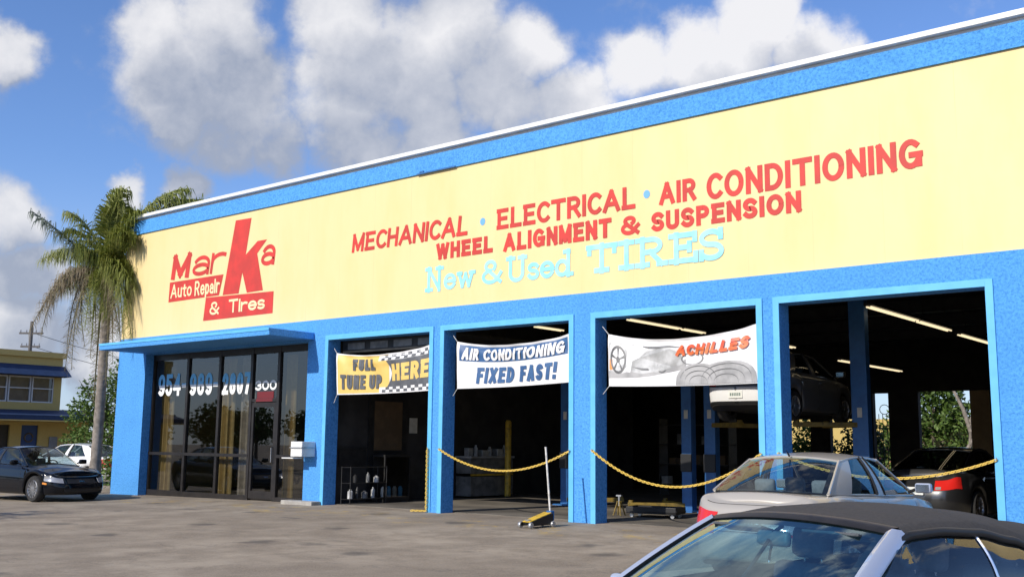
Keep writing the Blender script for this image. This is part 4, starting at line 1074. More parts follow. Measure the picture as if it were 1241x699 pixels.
def make_car(name, label, loc, heading, sp, z=None):
    root = thing(name, label, 'car', (loc[0], loc[1], gz(*loc) + 0.004 if z is None else z), R(heading))
    return Car(sp, root)

SED = dict(L=4.53, W=1.70, n=5.2, r=.305, axles=(-1.28, 1.32), cabin=(-1.42, .98), crown=.035, seat_top=1.16, lean=.12,
           bottom=[(-2.27, .30), (-1.9, .20), (1.9, .20), (2.27, .26)],
           shoulder=[(-2.27, .93), (-2.1, 1.0), (-1.5, 1.01), (-.9, .985), (.4, .955), (1.0, .93), (1.6, .86), (2.05, .75), (2.27, .66)],
           green=dict(A=(1.05, .945), T=(.22, 1.395), Q=(-.98, 1.385), D=(-1.66, 1.03), wb=.745, wt=.56, wr=.70, tC=.78, tB=.45, paint_pillar=True, convex=.045, rad=.016))

# silver sedan, rear towards us
sp = dict(SED, paint=M['paint_silver'], mirror_paint=M['paint_iceblue'], glass=M['car_glass'], rear_glass=M['car_glass'])
c = make_car('silver_sedan', 'silver four door sedan parked nose to the fourth bay, seen from its tail', (23.70, -4.00), 90.5, sp)
c.body(); c.green(); c.wheels('five'); c.interior(M['seat_grey'], rows=((.15, 2), (-.72, 2))); c.mirrors()
c.lights(head=(.35, .85, .60, .92), tail=(.40, .98, .46, .82), reverse=(.42, .55, .50, .66))
c.plate(True, (.60, .78)); c.doorlines((.92, -.12, -1.02), (.06, -.92))
c.bars('bumper_seam', M['black'], [(c.tot - 1.0, c.tot, .50, .508), (c.tot - .62, c.tot, .955, .962)], off=.002)
b = MB()
b.tube([(-1.08, 0, 1.435), (-1.16, 0, 1.50)], [.012, .004], 6); b.build('aerial', M['black'], c.root)
# convertible nearest us
CV = dict(L=4.75, W=1.74, n=5.0, r=.31, axles=(-1.38, 1.38), cabin=(-1.35, .78), crown=.045, seat_top=1.17, lean=.12, paint=M['paint_iceblue'], mirror_paint=M['paint_iceblue'],
          bottom=[(-2.37, .30), (-1.9, .19), (1.9, .19), (2.37, .25)],
          shoulder=[(-2.37, .84), (-2.1, .93), (-1.3, .935), (0, .90), (.8, .88), (1.6, .82), (2.1, .73), (2.37, .64)],
          green=dict(A=(.86, .885), T=(.20, 1.20), Q=(-1, 1.3), D=(-1.7, .98), wb=.72, wt=.56, wr=.70))
cgnd = gz(26.7, -11.5)
hd = R(-104); hv = Vector((math.cos(hd), math.sin(hd)))
loc = Vector((26.68, -11.56)) - hv * .22
c = make_car('convertible', 'pale blue convertible with closed black canvas roof in the right foreground', (loc.x, loc.y), -104, CV, z=1.225 * 0 + cgnd + .004)
c.body(); c.wheels('five'); c.interior(M['seat_grey'], rows=((-.12, 2), (-.95, 2)), dash='pale_trim'); c.mirrors(.55, -.05)
c.lights(head=(.35, .85, .60, .92), tail=(.30, .90, .55, .85)); c.plate(True, (.5, .66)); c.doorlines((.80, -.62), (-.45,))
c.bars('grille', M['black'], [(0, .34, .62, .80)]); c.bars('lower_grille', M['black'], [(0, .55, .16, .32)])
ZT = 1.228
def ws(u, v):   # windscreen surface
    k = 1 - u * u; w = .70 + (.565 - .70) * v
    return Vector((.88 + (.22 - .88) * v + k * (.17 - .11 * v), u * w, .885 + (ZT - .885) * v + k * (.01 + .03 * v) + .055 * v * (1 - v)))
b = MB(); b.grid([[ws(i / 10 - 1, j / 10) for j in range(11)] for i in range(21)]); b.build('windscreen', M['car_glass_blue'], c.root, smooth=60)
b = MB(); b.grid([[ws(i / 10 - 1, .90 + .1 * j / 3) - Vector((0, 0, .006)) for j in range(4)] for i in range(21)])
for sg in (1, -1): b.grid([[ws(sg * (1 - .045 * i), j / 8) - Vector((0, 0, .006)) for j in range(9)] for i in range(3)])
b.build('glass_seal', M['black'], c.root)
b = MB()
for sg in (1, -1):   # broad painted screen pillars
    P = []
    for j in range(11):
        p = ws(sg, j / 10); dx, dy, dz = .005, sg * .012, .012
        P.append([p + Vector((.025, -sg * .008, .004)), p + Vector((.012, sg * .016, .020)), p + Vector((-.03, sg * .040, .012)), p + Vector((-.075, sg * .046, -.02)), p + Vector((-.07, sg * .01, -.035)), p + Vector((.0, -sg * .012, -.02))])
    b = MB(); b.grid(P, closed=True); b.mi = [1 if i % 6 in (3, 4, 5) else 0 for i in range(len(b.f))]
    b.add(P[-1], [tuple(range(6))]); b.build('windscreen_pillar', [M['paint_iceblue'], M['black']], c.root, smooth=45)
b = MB(); P = []
for i in range(25):
    u = (i / 12 - 1); p = ws(u, 1.0)
    P.append([p + Vector((.03, 0, -.004)), p + Vector((.0, 0, .018)), p + Vector((-.07, 0, .022)), p + Vector((-.07, 0, -.02)), p + Vector((.01, 0, -.02))])
b.grid(P, closed=True); b.build('windscreen_header', M['dark_metal'], c.root, smooth=45)
# canvas roof: arched edge over the side windows, falling to the belt behind the quarter window
def edge(x):   # height of the roof edge above the side glass
    return lerp_tab([(-1.45, .95), (-1.25, 1.03), (-1.05, 1.105), (-.8, 1.175), (-.5, 1.225), (-.15, 1.243), (.10, 1.235), (.20, 1.215)], x)
def edgey(x): return lerp_tab([(-1.45, .69), (-1.1, .645), (-.6, .615), (0, .60), (.20, .595)], x)
def crest(x): return lerp_tab([(-2.0, .97), (-1.72, 1.09), (-1.42, 1.19), (-1.0, 1.28), (-.5, 1.325), (-.1, 1.315), (.12, 1.285), (.20, 1.262)], x)
b = MB(); P = []
for k in range(41):
    x = .19 - 1.64 * k / 40; ze, zc_, w = edge(x), crest(x), edgey(x); row = []
    for i in range(33):
        u = i / 16 - 1; a = abs(u)
        back = 0.33 * (1 - a * a) * max(0, (-x - .85) / .60) ** 2
        fwd = .055 * (1 - a * a) * max(0, 1 - (.19 - x) / .5)
        row.append(Vector((x - back + fwd, u * w * (1 - .0 * a), ze + (zc_ - ze) * (1 - a ** 2.4) ** .75 - (.03 if i in (0, 32) else 0))))
    P.append(row)
b.grid(P)
last = [Vector((p.x - .04, p.y, .93)) for p in P[-1]]; b.grid([P[-1], last])
top = b.build('soft_top', M['soft_top'], c.root, smooth=50)
b = MB(); pts = [Vector((.20, -.555, 1.212))]
for sg in (1, -1):
    b = MB(); b.tube([Vector((.21 - 1.63 * k / 40, sg * (edgey(.19 - 1.64 * k / 40) + .004), edge(.19 - 1.64 * k / 40) - .022)) for k in range(41)], .022, 8)
    b.build('roof_seal', M['black'], c.root, smooth=50)
for sg in (1, -1):
    def sw(x, v):
        yb = .735 + .0 * x; ze = edge(x) - .03; w = edgey(x) - .006; z = .93 + (ze - .93) * v
        return Vector((x, sg * (yb + (w - yb) * v + .025 * 4 * v * (1 - v)), z))
    def xa(v): return .70 - .50 * v
    for x0, x1 in ((None, -.44), (-.455, -1.40)):
        b = MB(); P = []
        for i in range(17):
            col = []
            for j in range(9):
                v = j / 8; s0 = xa(v) if x0 is None else x0; x = s0 + (x1 - s0) * i / 16
                if x > .2: # under the raked pillar
                    p = Vector((x, sg * (.735 + (.60 - .735) * v + .025 * 4 * v * (1 - v)), .93 + (1.20 - .93) * v))
                else: p = sw(x, v)
                col.append(p)
            P.append(col)
        b.grid(P); b.build('side_window', M['car_glass_tint'], c.root, smooth=60)
    b = MB(); b.tube([sw(-.448, v / 8) + Vector((0, sg * .004, 0)) for v in range(9)], .008, 6); b.build('window_divider', M['chrome'], c.root)
b = MB(); cm = Vector((.40, .0, 1.165)); b.obox(cm, (.022, 0, .006), (0, .105, 0), (-.006, 0, .038)); mm_ = link('rear_view_mirror', b.mesh('rvm', bevel=.022, segs=3), M['banner_mid'], c.root, smooth=50)
b = MB(); b.tube([(.44, 0, 1.16), (.60, 0.0, 1.02), (.76, 0, .90)], .010, 6); b.tube([(.41, 0, 1.19), (.33, 0, 1.225)], .012, 6); b.build('mirror_stalk', M['black'], mm_)
for y in (.30, -.30):
    b = MB(); b.obox((.27, y, 1.195), (.075, 0, .02), (0, .17, 0), (-.002, 0, .008)); b.build('sun_visor', M['seat'], c.root, bevel=.007)

# black coupe by the pillar at the far left, its nose to the right
CP = dict(L=4.64, W=1.80, n=4.6, r=.335, axles=(-1.38, 1.46), cabin=(-1.3, .80), crown=.06, seat_top=1.08, lean=.16, paint=M['paint_blueblack'],
          bottom=[(-2.32, .28), (-1.9, .19), (1.9, .19), (2.32, .20)],
          shoulder=[(-2.32, .86), (-2.1, .95), (-1.3, .96), (0, .91), (.8, .89), (1.5, .84), (2.05, .735), (2.32, .67)],
          green=dict(A=(.92, .90), T=(.10, 1.345), Q=(-.85, 1.335), D=(-1.72, .99), wb=.74, wt=.55, wr=.68, tC=.80, tB=.55, coupe=True, convex=.04, rad=.02))
hd = R(4); hv = Vector((math.cos(hd), math.sin(hd))); lv = Vector((-hv.y, hv.x))
fw = Vector((2.35, -3.55)); loc = fw - hv * 1.46 + lv * .86
c = make_car('black_coupe', 'shiny black coupe with silver multi spoke wheels parked left of the storefront', (loc.x, loc.y), 4, dict(CP))
c.body(); c.green(); c.wheels('multi'); c.interior(M['seat'], rows=((-.05, 2), (-.85, 2))); c.mirrors()
c.lights(head=(.50, 1.06, .62, .86), tail=(.35, .95, .60, .90), amber=(.96, 1.10, .47, .55))
c.bars('grille', M['dark_metal'], [(0, .40, .60, .84)]); c.bars('lower_grille', M['black'], [(0, .50, .12, .30)]); c.bars('grille_bar', M['chrome'], [(0, .07, .68, .76)], off=.014)
c.doorlines((.86, -.55), (-.38,))

# white car beyond it
WH = dict(SED, paint=M['paint_white'], L=4.3)
c = make_car('white_sedan', 'white sedan parked under the palm, half hidden behind the black coupe', (-7.9, 3.1), 200, WH, z=gz(-7.6, 3) + .004)
c.body(); c.green(); c.wheels('five'); c.interior(M['seat'], rows=((.15, 2),)); c.mirrors(); c.lights(head=(.35, .85, .60, .92), tail=(.42, .98, .52, .90)); c.doorlines((.92, -.12, -1.02), (.06, -.92))
c.bars('grille', M['black'], [(0, .3, .66, .84)])

# dark saloon inside the fourth bay
DK = dict(CP, paint=M['paint_black'], roof_paint=M['paint_black'], glass=M['car_glass_dark'], L=4.75,
          shoulder=[(-2.37, .93), (-2.15, 1.02), (-1.3, 1.0), (0, .95), (.8, .92), (1.5, .85), (2.05, .75), (2.37, .62)],
          green=dict(A=(.92, .93), T=(.10, 1.43), Q=(-.75, 1.42), D=(-1.72, 1.05), wb=.76, wt=.57, wr=.70, tC=.80, tB=.5, convex=.05))
c = make_car('dark_saloon', 'black saloon with dark rear window parked inside the fourth bay', (22.22, 6.45), 88, DK, z=.016)
c.body(); c.green(); c.wheels('multi'); c.interior(M['seat'], rows=((.15, 2), (-.75, 2))); c.mirrors()
c.lights(head=(.35, .85, .60, .9), tail=(.34, .92, .62, .90), reverse=(.36, .46, .64, .72)); c.plate(True, (.52, .66)); c.doorlines((.86, -.15, -1.0), (.05, -.9))

# light car up on the lift
LT = dict(SED, paint=M['paint_shaded'])
c = make_car('raised_sedan', 'light grey sedan lifted high on the blue two post lift', (19.28, 4.50), 90, LT, z=2.02)
c.body(); c.green(); c.wheels('five'); c.interior(M['seat'], rows=((.15, 2), (-.72, 2))); c.mirrors()
c.lights(head=(.35, .85, .60, .92), tail=(.46, .98, .60, .90)); c.plate(True, (.24, .42)); c.doorlines((.92, -.12, -1.02), (.06, -.92))
c.bars('bumper', M['paint_white'], [(c.tot - .62, c.tot, .12, .56)], off=.02)  # whiter than the body: sunlight on the tail put into its colour
c.bars('bumper_band', M['black'], [(c.tot - .95, c.tot, .02, .10)])

# ------------------------------------------------------------------ workshop equipment
def post(x, y, label, h=3.9, w=.14, face=1):
    t = thing('lift_post', label, 'lift post', (x, y, .012))
    b = MB(); b.box(-w, w, -.11, .11, 0, h); b.build('column', M['lift_blue'], t, bevel=.01)
    b = MB(); b.box(-w - .1, w + .1, -.3, .3, 0, .03); b.build('base_plate', M['lift_blue'], t)
    b = MB(); b.box(-w - .01, w + .01, -.15, -.112, .9, 1.3); b.build('power_box', M['black'], t, bevel=.01)
    b = MB(); b.box(-.05, .05, -.118, -.112, 2.1, 2.3); b.build('safety_label', M['paper'], t)
    return t
def arms(t, zc, sx, yel=True):
    for a in (35, -35, 145, -145):
        if math.copysign(1, math.cos(R(a))) != sx: continue
        d = Vector((math.cos(R(a)), math.sin(R(a)), 0)); n_ = Vector((-d.y, d.x, 0))
        b = MB(); b.obox(Vector((0, 0, zc)) + d * .75, d * .65, n_ * .06, (0, 0, .05)); b.tube([Vector((0, 0, zc)) + d * 1.33, Vector((0, 0, zc + .1)) + d * 1.33], .06, 10)
        b.build('lift_arm', M['arm_yellow'], t, bevel=.01)
t = post(13.45, 4.5, 'blue lift post at the right edge of the second bay behind the jack handle'); arms(t, .14, 1)
t = post(16.90, 4.5, 'blue lift post left of centre in the third bay with a black box', w=.13); arms(t, .14, -1)
t = post(17.50, 4.5, 'blue lift post under the raised sedan near the middle of the third bay', w=.14); arms(t, 1.95, 1)
t = post(20.97, 4.5, 'tall blue lift post in the fourth bay right of the raised sedan', w=.17, h=4.6); arms(t, 1.95, -1)

# trolley jack
jk = thing('trolley_jack', 'yellow topped trolley jack with a long white handle on the tarmac', 'jack', (17.05, -1.38, gz(17.05, -1.38) + .004), R(-96)); jk.scale = (.86, .86, .90)
b = MB()
for y in (.13, -.13): b.add([(-.36, y - .012, .05), (.36, y - .012, .04), (.36, y - .012, .10), (-.05, y - .012, .21), (-.36, y - .012, .27), (-.36, y + .012, .05), (.36, y + .012, .04), (.36, y + .012, .10), (-.05, y + .012, .21), (-.36, y + .012, .27)], [(0, 1, 2, 3, 4), (9, 8, 7, 6, 5), (0, 5, 6, 1), (1, 6, 7, 2), (2, 7, 8, 3), (3, 8, 9, 4), (4, 9, 5, 0)])
b.box(-.30, .30, -.118, .118, .07, .09)
b.build('frame', M['black'], jk)
b = MB(); b.add([(-.34, -.115, .275), (.32, -.115, .115), (.32, .115, .115), (-.34, .115, .275), (-.34, -.115, .29), (.32, -.115, .13), (.32, .115, .13), (-.34, .115, .29)], [(0, 3, 2, 1), (4, 5, 6, 7), (0, 1, 5, 4), (1, 2, 6, 5), (2, 3, 7, 6), (3, 0, 4, 7)]); b.build('top_plate', M['yellow_paint'], jk)
for x, y in ((.34, .155), (.34, -.155), (-.33, .16), (-.33, -.16)):
    b = MB(); b.lathe([(0, -.03), (.055, -.03), (.06, -.02), (.06, .02), (.055, .03), (0, .03)], 16, 'Y', (0, 0, 0)); b.build('caster', M['silver_metal'], jk, smooth=40, loc=(x, y, .06))
b = MB(); b.lathe([(0, .13), (.05, .13), (.065, .15), (.065, .165), (0, .165)], 16, 'Z', (.27, 0, 0)); b.build('saddle', M['silver_metal'], jk)
b = MB(); b.obox((-.42, 0, .22), (.06, 0, 0), (0, .07, 0), (0, 0, .10)); b.build('handle_socket', M['lift_blue'], jk, bevel=.015)
b = MB()
p0 = Vector((-.42, 0, .26)); wv = Vector((-.10, 0.62, 1.38))
rot = Matrix.Rotation(R(96), 3, 'Z'); dv = rot @ Vector((-.15, .02, 1.36)); b.tube([p0, p0 + dv], .022, 10); b.tube([p0 + dv * .985, p0 + dv * 1.0], .026, 10)
b.build('handle', M['handle_white'], jk, smooth=40)

# black ramp and tools by the lift in the third bay
rp = thing('tool_tray', 'low black tool tray with a yellow jack stand beside the lift in the third bay', 'tool tray', (17.35, 2.3, .013), R(10))
b = MB(); b.box(-.55, .55, -.30, .30, .08, .12); b.box(-.55, .55, -.30, -.27, .12, .22); b.box(-.55, .55, .27, .30, .12, .22); b.box(-.55, -.52, -.27, .27, .12, .22); b.box(.52, .55, -.27, .27, .12, .22); b.build('tray', M['black'], rp, bevel=.01)
for x, y in ((-.45, -.22), (.45, -.22), (-.45, .22), (.45, .22)):
    b = MB(); b.lathe([(0, -.02), (.04, -.02), (.04, .02), (0, .02)], 12, 'Y'); b.build('caster', M['silver_metal'], rp, loc=(x, y, .04))
b = MB()
for k in range(9): b.tube([(-.45 + .1 * k, -.2 + .03 * (k % 3), .135), (-.40 + .1 * k, .12, .15)], .018, 6)
b.build('spanner', M['silver_metal'], rp)
st = thing('axle_stand', 'small yellow axle stand on the garage floor left of the tool tray', 'axle stand', (16.5, 2.2, .013))
b = MB()
for a in range(4):
    an = math.pi / 4 + a * math.pi / 2; b.tube([(.13 * math.cos(an), .13 * math.sin(an), 0), (.035 * math.cos(an), .035 * math.sin(an), .30)], .016, 6)
b.build('legs', M['arm_yellow'], st)
b = MB(); b.tube([(0, 0, .2), (0, 0, .40)], .022, 8); b.box(-.06, .06, -.03, .03, .40, .43); b.build('ratchet_post', M['silver_metal'], st)

# bench in the second bay
bn = thing('work_bench', 'grey steel work bench with clutter against the partition in the second bay', 'bench', (9.62, 5.8, .013))
b = MB(); b.box(-.3, .3, -.95, .95, 1.08, 1.14); b.build('worktop', M['banner_grey'], bn, bevel=.01)
b = MB(); b.box(-.28, .26, -.92, .92, .66, 1.07); b.build('drawer_unit', M['banner_mid'], bn, bevel=.01)
b = MB(); b.box(-.28, .27, -.92, .92, .05, .58); b.build('cupboard', M['banner_mid'], bn, bevel=.01)
b = MB(); b.box(.262, .268, -.92, .92, .60, .655); b.build('yellow_stripe', M['yellow_paint'], bn)
cl = ['dusty can', 'grey parts box', 'steel bottle', 'oil jug', 'bearing box', 'air tool']
for k, (y, h, r_) in enumerate(((5.05, .22, .08), (5.35, .3, .06), (5.65, .16, .11), (5.95, .26, .07), (6.3, .2, .1), (6.6, .3, .06))):
    b = MB(); b.lathe([(0, 0), (r_, 0), (r_, h * .7), (r_ * .5, h * .85), (r_ * .5, h), (0, h)], 14, 'Z') if k % 2 else b.box(-r_, r_, -r_ * 1.2, r_ * 1.2, 0, h)
    o = b.build(['can', 'bottle', 'parts_box', 'oil_jug', 'carton', 'spray_can'][k], [M['silver_metal'], M['banner_pale']][k % 2], bevel=.006, loc=(9.65, y, 1.155))
    tag(o, ['squat silver box at the near end of the work bench', 'pale narrow bottle beside the squat box on the bench', 'wide low parts box near the middle of the bench', 'pale bottle behind the parts box on the bench', 'square silver carton towards the far end of the bench', 'tall pale spray can at the far end of the bench'][k], ['box', 'bottle', 'box', 'jug', 'carton', 'can'][k])
bo = thing('safety_bollard', 'tall yellow steel bollard deep inside the second bay', 'bollard', (10.0, 6.35, .013))
b = MB(); b.tube([(0, 0, 0), (0, 0, 2.1), (0, 0, 2.15)], [.09, .09, .05], 14); b.build('tube', M['yellow_paint'], bo, smooth=40)
b = MB(); b.box(-.16, .16, -.16, .16, 0, .02); b.build('foot_plate', M['steel_dark'], bo)
# objects in the first bay
wr = thing('wire_rack', 'low dark wire rack behind the left pillar of the first bay', 'rack', (9.78, 1.05, .013), R(90))
b = MB()
for x in (-.6, .6):
    for y in (-.16, .16): b.tube([(x, y, 0), (x, y, .9)], .012, 6)
for z in (.12, .5, .88):
    for y in (-.16, -.05, .05, .16): b.tube([(-.6, y, z), (.6, y, z)], .007, 5)
    for x in (-.6, .6): b.tube([(x, -.16, z), (x, .16, z)], .009, 5)
b.build('frame', M['steel_dark'], wr)
for k, (x, z, r_, h) in enumerate(((-.45, .13, .07, .22), (-.22, .13, .05, .28), (.02, .13, .08, .18), (.30, .13, .05, .26), (-.3, .51, .06, .2), (.12, .51, .05, .24), (.4, .51, .07, .16))):
    b = MB(); b.lathe([(0, 0), (r_, 0), (r_, h * .75), (r_ * .45, h * .9), (r_ * .45, h), (0, h)], 12, 'Z')
    tag(b.build('fluid_bottle', [M['banner_pale'], M['steel_dark'], M['banner_mid']][k % 3], smooth=40, loc=(9.78, 1.05 + x, .013 + z)), 'pale fluid bottle standing on the low wire rack in the first bay', 'bottle', 'fluid bottles on the wire rack')
ca = thing('display_cabinet', 'dark glass display cabinet against the office partition in the first bay', 'cabinet', (9.60, 2.15, .013))
b = MB(); b.box(-.22, .22, -.45, .45, 0, .12); b.box(-.22, .22, -.45, .45, 1.12, 1.18); b.box(-.22, -.20, -.45, .45, .12, 1.12)
for x, y in ((.2, -.43), (.2, .43)): b.box(x - .02, x + .02, y - .02, y + .02, .12, 1.12)
b.build('case', M['steel_dark'], ca)
b = MB(); b.add([(.215, -.41, .12), (.215, .41, .12), (.215, .41, 1.12), (.215, -.41, 1.12)], [(0, 1, 2, 3)]); b.build('glass_front', M['shop_glass'], ca)
for k in range(4):
    b = MB(); b.lathe([(0, .0), (.06, 0), (.06, .2), (.03, .26), (0, .26)], 12, 'Z'); tag(b.build('oil_bottle', [M['paper'], M['num_blue']][k % 2], loc=(9.62, 1.85 + .2 * k, .14)), 'oil bottle standing in the glass display cabinet', 'bottle', 'oil bottles in the display cabinet')
# strip lamps
def lampfix(x, y0, y1, z, label):
    t = thing('strip_light', label, 'ceiling light', (x, (y0 + y1) / 2, z), 0, 'lit strip lights under the garage ceiling'); h = (y1 - y0) / 2
    b = MB(); b.box(-.10, .10, -h, h, .05, .11); b.build('housing', M['steel_dark'], t)
    for e in (-.045, .045):
        b = MB(); b.tube([(e, -h + .03, .025), (e, h - .03, .025)], .019, 8); b.build('tube', M['lamp'], t, smooth=40)
    for e in (-.7, .7):
        b = MB(); b.tube([(0, h * e, .11), (0, h * e, 5.2 - z)], .008, 5); b.build('hanger', M['steel_dark'], t)
for n_, (x, y0, y1, z) in enumerate([(21.4, 3.95, 6.9, 4.3), (21.38, 7.05, 9.35, 4.3), (21.3, 10.4, 14.1, 4.3), (16.2, 3.05, 5.4, 4.3), (16.2, 5.5, 6.6, 4.3), (10.6, 3.5, 5.85, 4.3), (13.55, 3.0, 4.15, 4.3), (17.62, 11.8, 13.6, 3.9), (17.6, 13.9, 16.9, 3.9), (17.75, 7.6, 8.5, 4.0)]):
    lampfix(x, y0, y1, z, ['front strip light high in the fourth bay', 'second strip light high in the fourth bay', 'rear strip light at the right of the fourth bay', 'front strip light above the tyre banner', 'short strip light above the tyre banner', 'long strip light above the left of the air conditioning banner', 'short strip light above the right of the air conditioning banner', 'small far strip light right of the tall lift post', 'farthest strip light deep in the garage', 'small strip light above the raised sedan'][n_])
# shelving deep in the third bay
sh = thing('parts_shelf', 'dark steel shelf rack at the back of the third bay', 'shelf', (13.2, 11.5, .013))
b = MB()
for z in (.3, .9, 1.5, 2.1): b.box(-1.2, 1.2, -.25, .25, z, z + .03)
for x in (-1.2, 1.17): b.box(x, x + .03, -.25, .25, 0, 2.3)
b.build('frame', M['steel_dark'], sh)
for k in range(8):
    b = MB(); h = random.uniform(.15, .4); b.box(-.11, .11, -.15, .15, 0, h)
    tag(b.build('parts_carton', [M['banner_grey'], M['wood'], M['banner_mid']][k % 3], bevel=.005, loc=(12.2 + .28 * k, 11.4, [.343, .943, 1.543][k % 3])), 'small carton on the dark shelf rack', 'carton', 'cartons on the dark shelf rack')
gr_ = thing('iron_grille', 'thin black ornamental iron grille in the narrow rear opening', 'grille', (16.52, 18.3, .02))
b = MB()
for x in (-.2, -.07, .07, .2): b.tube([(x, 0, 0), (x, 0, 2.6)], .012, 6)
b.tube([(-.22, 0, 2.2), (.22, 0, 2.2)], .012, 6); b.tube([(.16 * math.cos(a * .4), 0, 2.75 + .16 * math.sin(a * .4)) for a in range(17)], .012, 6)
b.build('bars', M['black'], gr_)
#NEXT2
# ------------------------------------------------------------------ neighbouring building on the left (its front faces +X)
nb = thing('shop_building', 'ochre two storey building with navy awnings behind the black coupe', 'building', (-20, 0, 0))
GX = gz(-20, 4)
def yz_wall(y0, y1, z0, z1, holes, x0, x1):
    """wall slab facing +X: built in XZ then turned"""
    b = wall_holes(y0, y1, z0, z1, holes, -x1, -x0); b.v = [(-q[1], q[0], q[2]) for q in b.v]; return b
wins = [(5.75 + k * 1.0 - 4.0, 5.75 + k * 1.0 - 4.0 + .95) for k in range(0)]
hol = [(-2.9, 8.25, 3.20, 4.42)]
yz_wall(-14, 8.62, 2.85, 5.35, hol, -.3, 0).build('upper_wall', M['yellow_wall'], nb)
b = MB(); b.box(-10, -.3, 8.32, 8.62, 2.85, 5.35); b.build('end_wall', M['yellow_wall'], nb)
yz_wall(-14, 10.2, GX, 2.35, [(6.85, 7.65, GX, 2.13), (5.2, 6.3, GX, 2.13), (2.0, 4.4, .9, 2.0)], -.3, -.02).build('lower_wall', M['yellow_wall'], nb)
b = MB(); b.box(-10.5, .12, -14, 8.72, 5.35, 5.62); b.build('roof', M['yellow_wall'], nb)
b = MB()
b.add([(-.02, -14, 4.98), (.70, -14, 4.46), (.70, 8.75, 4.46), (-.02, 8.75, 4.98), (.0, -14, 4.43), (.0, 8.75, 4.43)], [(0, 1, 2, 3), (1, 4, 5, 2), (3, 2, 5), (0, 4, 1)])
b.v = [(x - 0 + .022, y, z) for x, y, z in b.v]; b.build('upper_awning', M['navy_awning'], nb)
b = MB(); b.box(-.3, 1.6, -14, 10.6, 2.36, 2.56); b.add([(-.3, -14, 2.9), (1.62, -14, 2.565), (1.62, 10.62, 2.565), (-.3, 10.62, 2.9), (-.3, -14, 2.565), (-.3, 10.62, 2.565)], [(0, 1, 2, 3), (2, 3, 5), (0, 1, 4), (1, 4, 5, 2)])
b.build('lower_awning', M['navy_awning'], nb)
b = MB(); b.box(.005, 1.6, -14, 10.6, 2.30, 2.355); b.build('awning_soffit', M['yellow_wall'], nb)
for k in range(10):
    y0 = 7.20 - k * 1.115; fr = MB(); y1 = y0 + 1.05
    for a, c, d, e in ((y0, y0 + .05, 3.2, 4.42), (y1 - .05, y1, 3.2, 4.42)): fr.box(-.10, -.02, a, c, d, e)
    fr.box(-.10, -.02, y0 + .05, y1 - .05, 3.2, 3.26); fr.box(-.10, -.02, y0 + .05, y1 - .05, 4.36, 4.42); fr.box(-.10, -.02, y0 + .05, y1 - .05, 3.84, 3.89)
    fo = fr.build('window', M['window_white'], nb)
    b = MB(); b.add([(-.08, y0, 3.2), (-.08, y1, 3.2), (-.08, y1, 4.42), (-.08, y0, 4.42)], [(0, 1, 2, 3)]); b.build('pane', M['far_glass'], fo)
    b = MB(); b.add([(-.2, y0, 3.2), (-.2, y1, 3.2), (-.2, y1, 4.42), (-.2, y0, 4.42)], [(0, 1, 2, 3)]); b.build('blind', M['blind'], fo)
b = MB(); b.box(-.16, -.10, 6.85, 7.65, GX, 2.13); dr = b.build('door', M['blue_door'], nb)
b = MB(); b.tube([(-.09 + .0, 7.25 + .2 * math.cos(a * .5), 1.55 + .2 * math.sin(a * .5)) for a in range(13)], .04, 6); b.build('wreath', M['trunk'], dr)
b = MB(); b.box(-.2, -.14, 5.2, 6.3, GX, 2.13); b.build('dark_door', M['dark_metal'], nb)
b = MB(); b.box(-.0, .03, 8.2, 8.6, 1.1, 1.6); b.build('notice_board', M['blind'], nb)
b = MB(); b.box(-.2, -.16, 2.0, 4.4, .9, 2.0); b.build('shop_window', M['far_glass'], nb)
for yy in (1.5, 9.9):
    b = MB(); b.box(1.45, 1.55, yy, yy + .1, GX, 2.30); b.build('awning_post', M['navy_awning'], nb)

# utility pole
up = thing('utility_pole', 'distant wooden utility pole above the ochre building', 'utility pole', (-40.1, 16.7, gz(-40, 16)))
b = MB(); b.tube([(0, 0, 0), (0, 0, 9.3)], [.17, .11], 10); b.build('pole', M['grey_pole'], up, smooth=40)
for z, w in ((8.5, .8), (7.6, .65)):
    b = MB(); b.obox((0, 0, z), Vector((.775, .632, 0)) * w, Vector((-.632, .775, 0)) * .05, (0, 0, .06)); a_ = b.build('cross_arm', M['grey_pole'], up)
    b = MB()
    for k in (-.9, -.4, .4, .9): p = Vector((.775, .632, 0)) * w * k; b.tube([p + Vector((0, 0, z + .06)), p + Vector((0, 0, z + .22))], .035, 6)
    b.build('insulator', M['blind'], a_)
b = MB(); b.tube([(.12, .14, 6.6), (.12, .14, 7.3)], .16, 10); b.build('transformer', M['grey_pole'], up)
for z, lab in ((8.56, 'upper thin black overhead wire running from the utility pole'), (7.66, 'lower thin black overhead wire running from the utility pole')):
    b = MB(); p0, p1 = Vector((-40.1, 16.7, z)), Vector((-44, 44, z - 1.2))
    b.tube([p0.lerp(p1, k / 16) - Vector((0, 0, 1.1 * 4 * (k / 16) * (1 - k / 16))) for k in range(17)], .018, 5)
    tag(b.build('overhead_wire', M['black']), lab, 'wire')

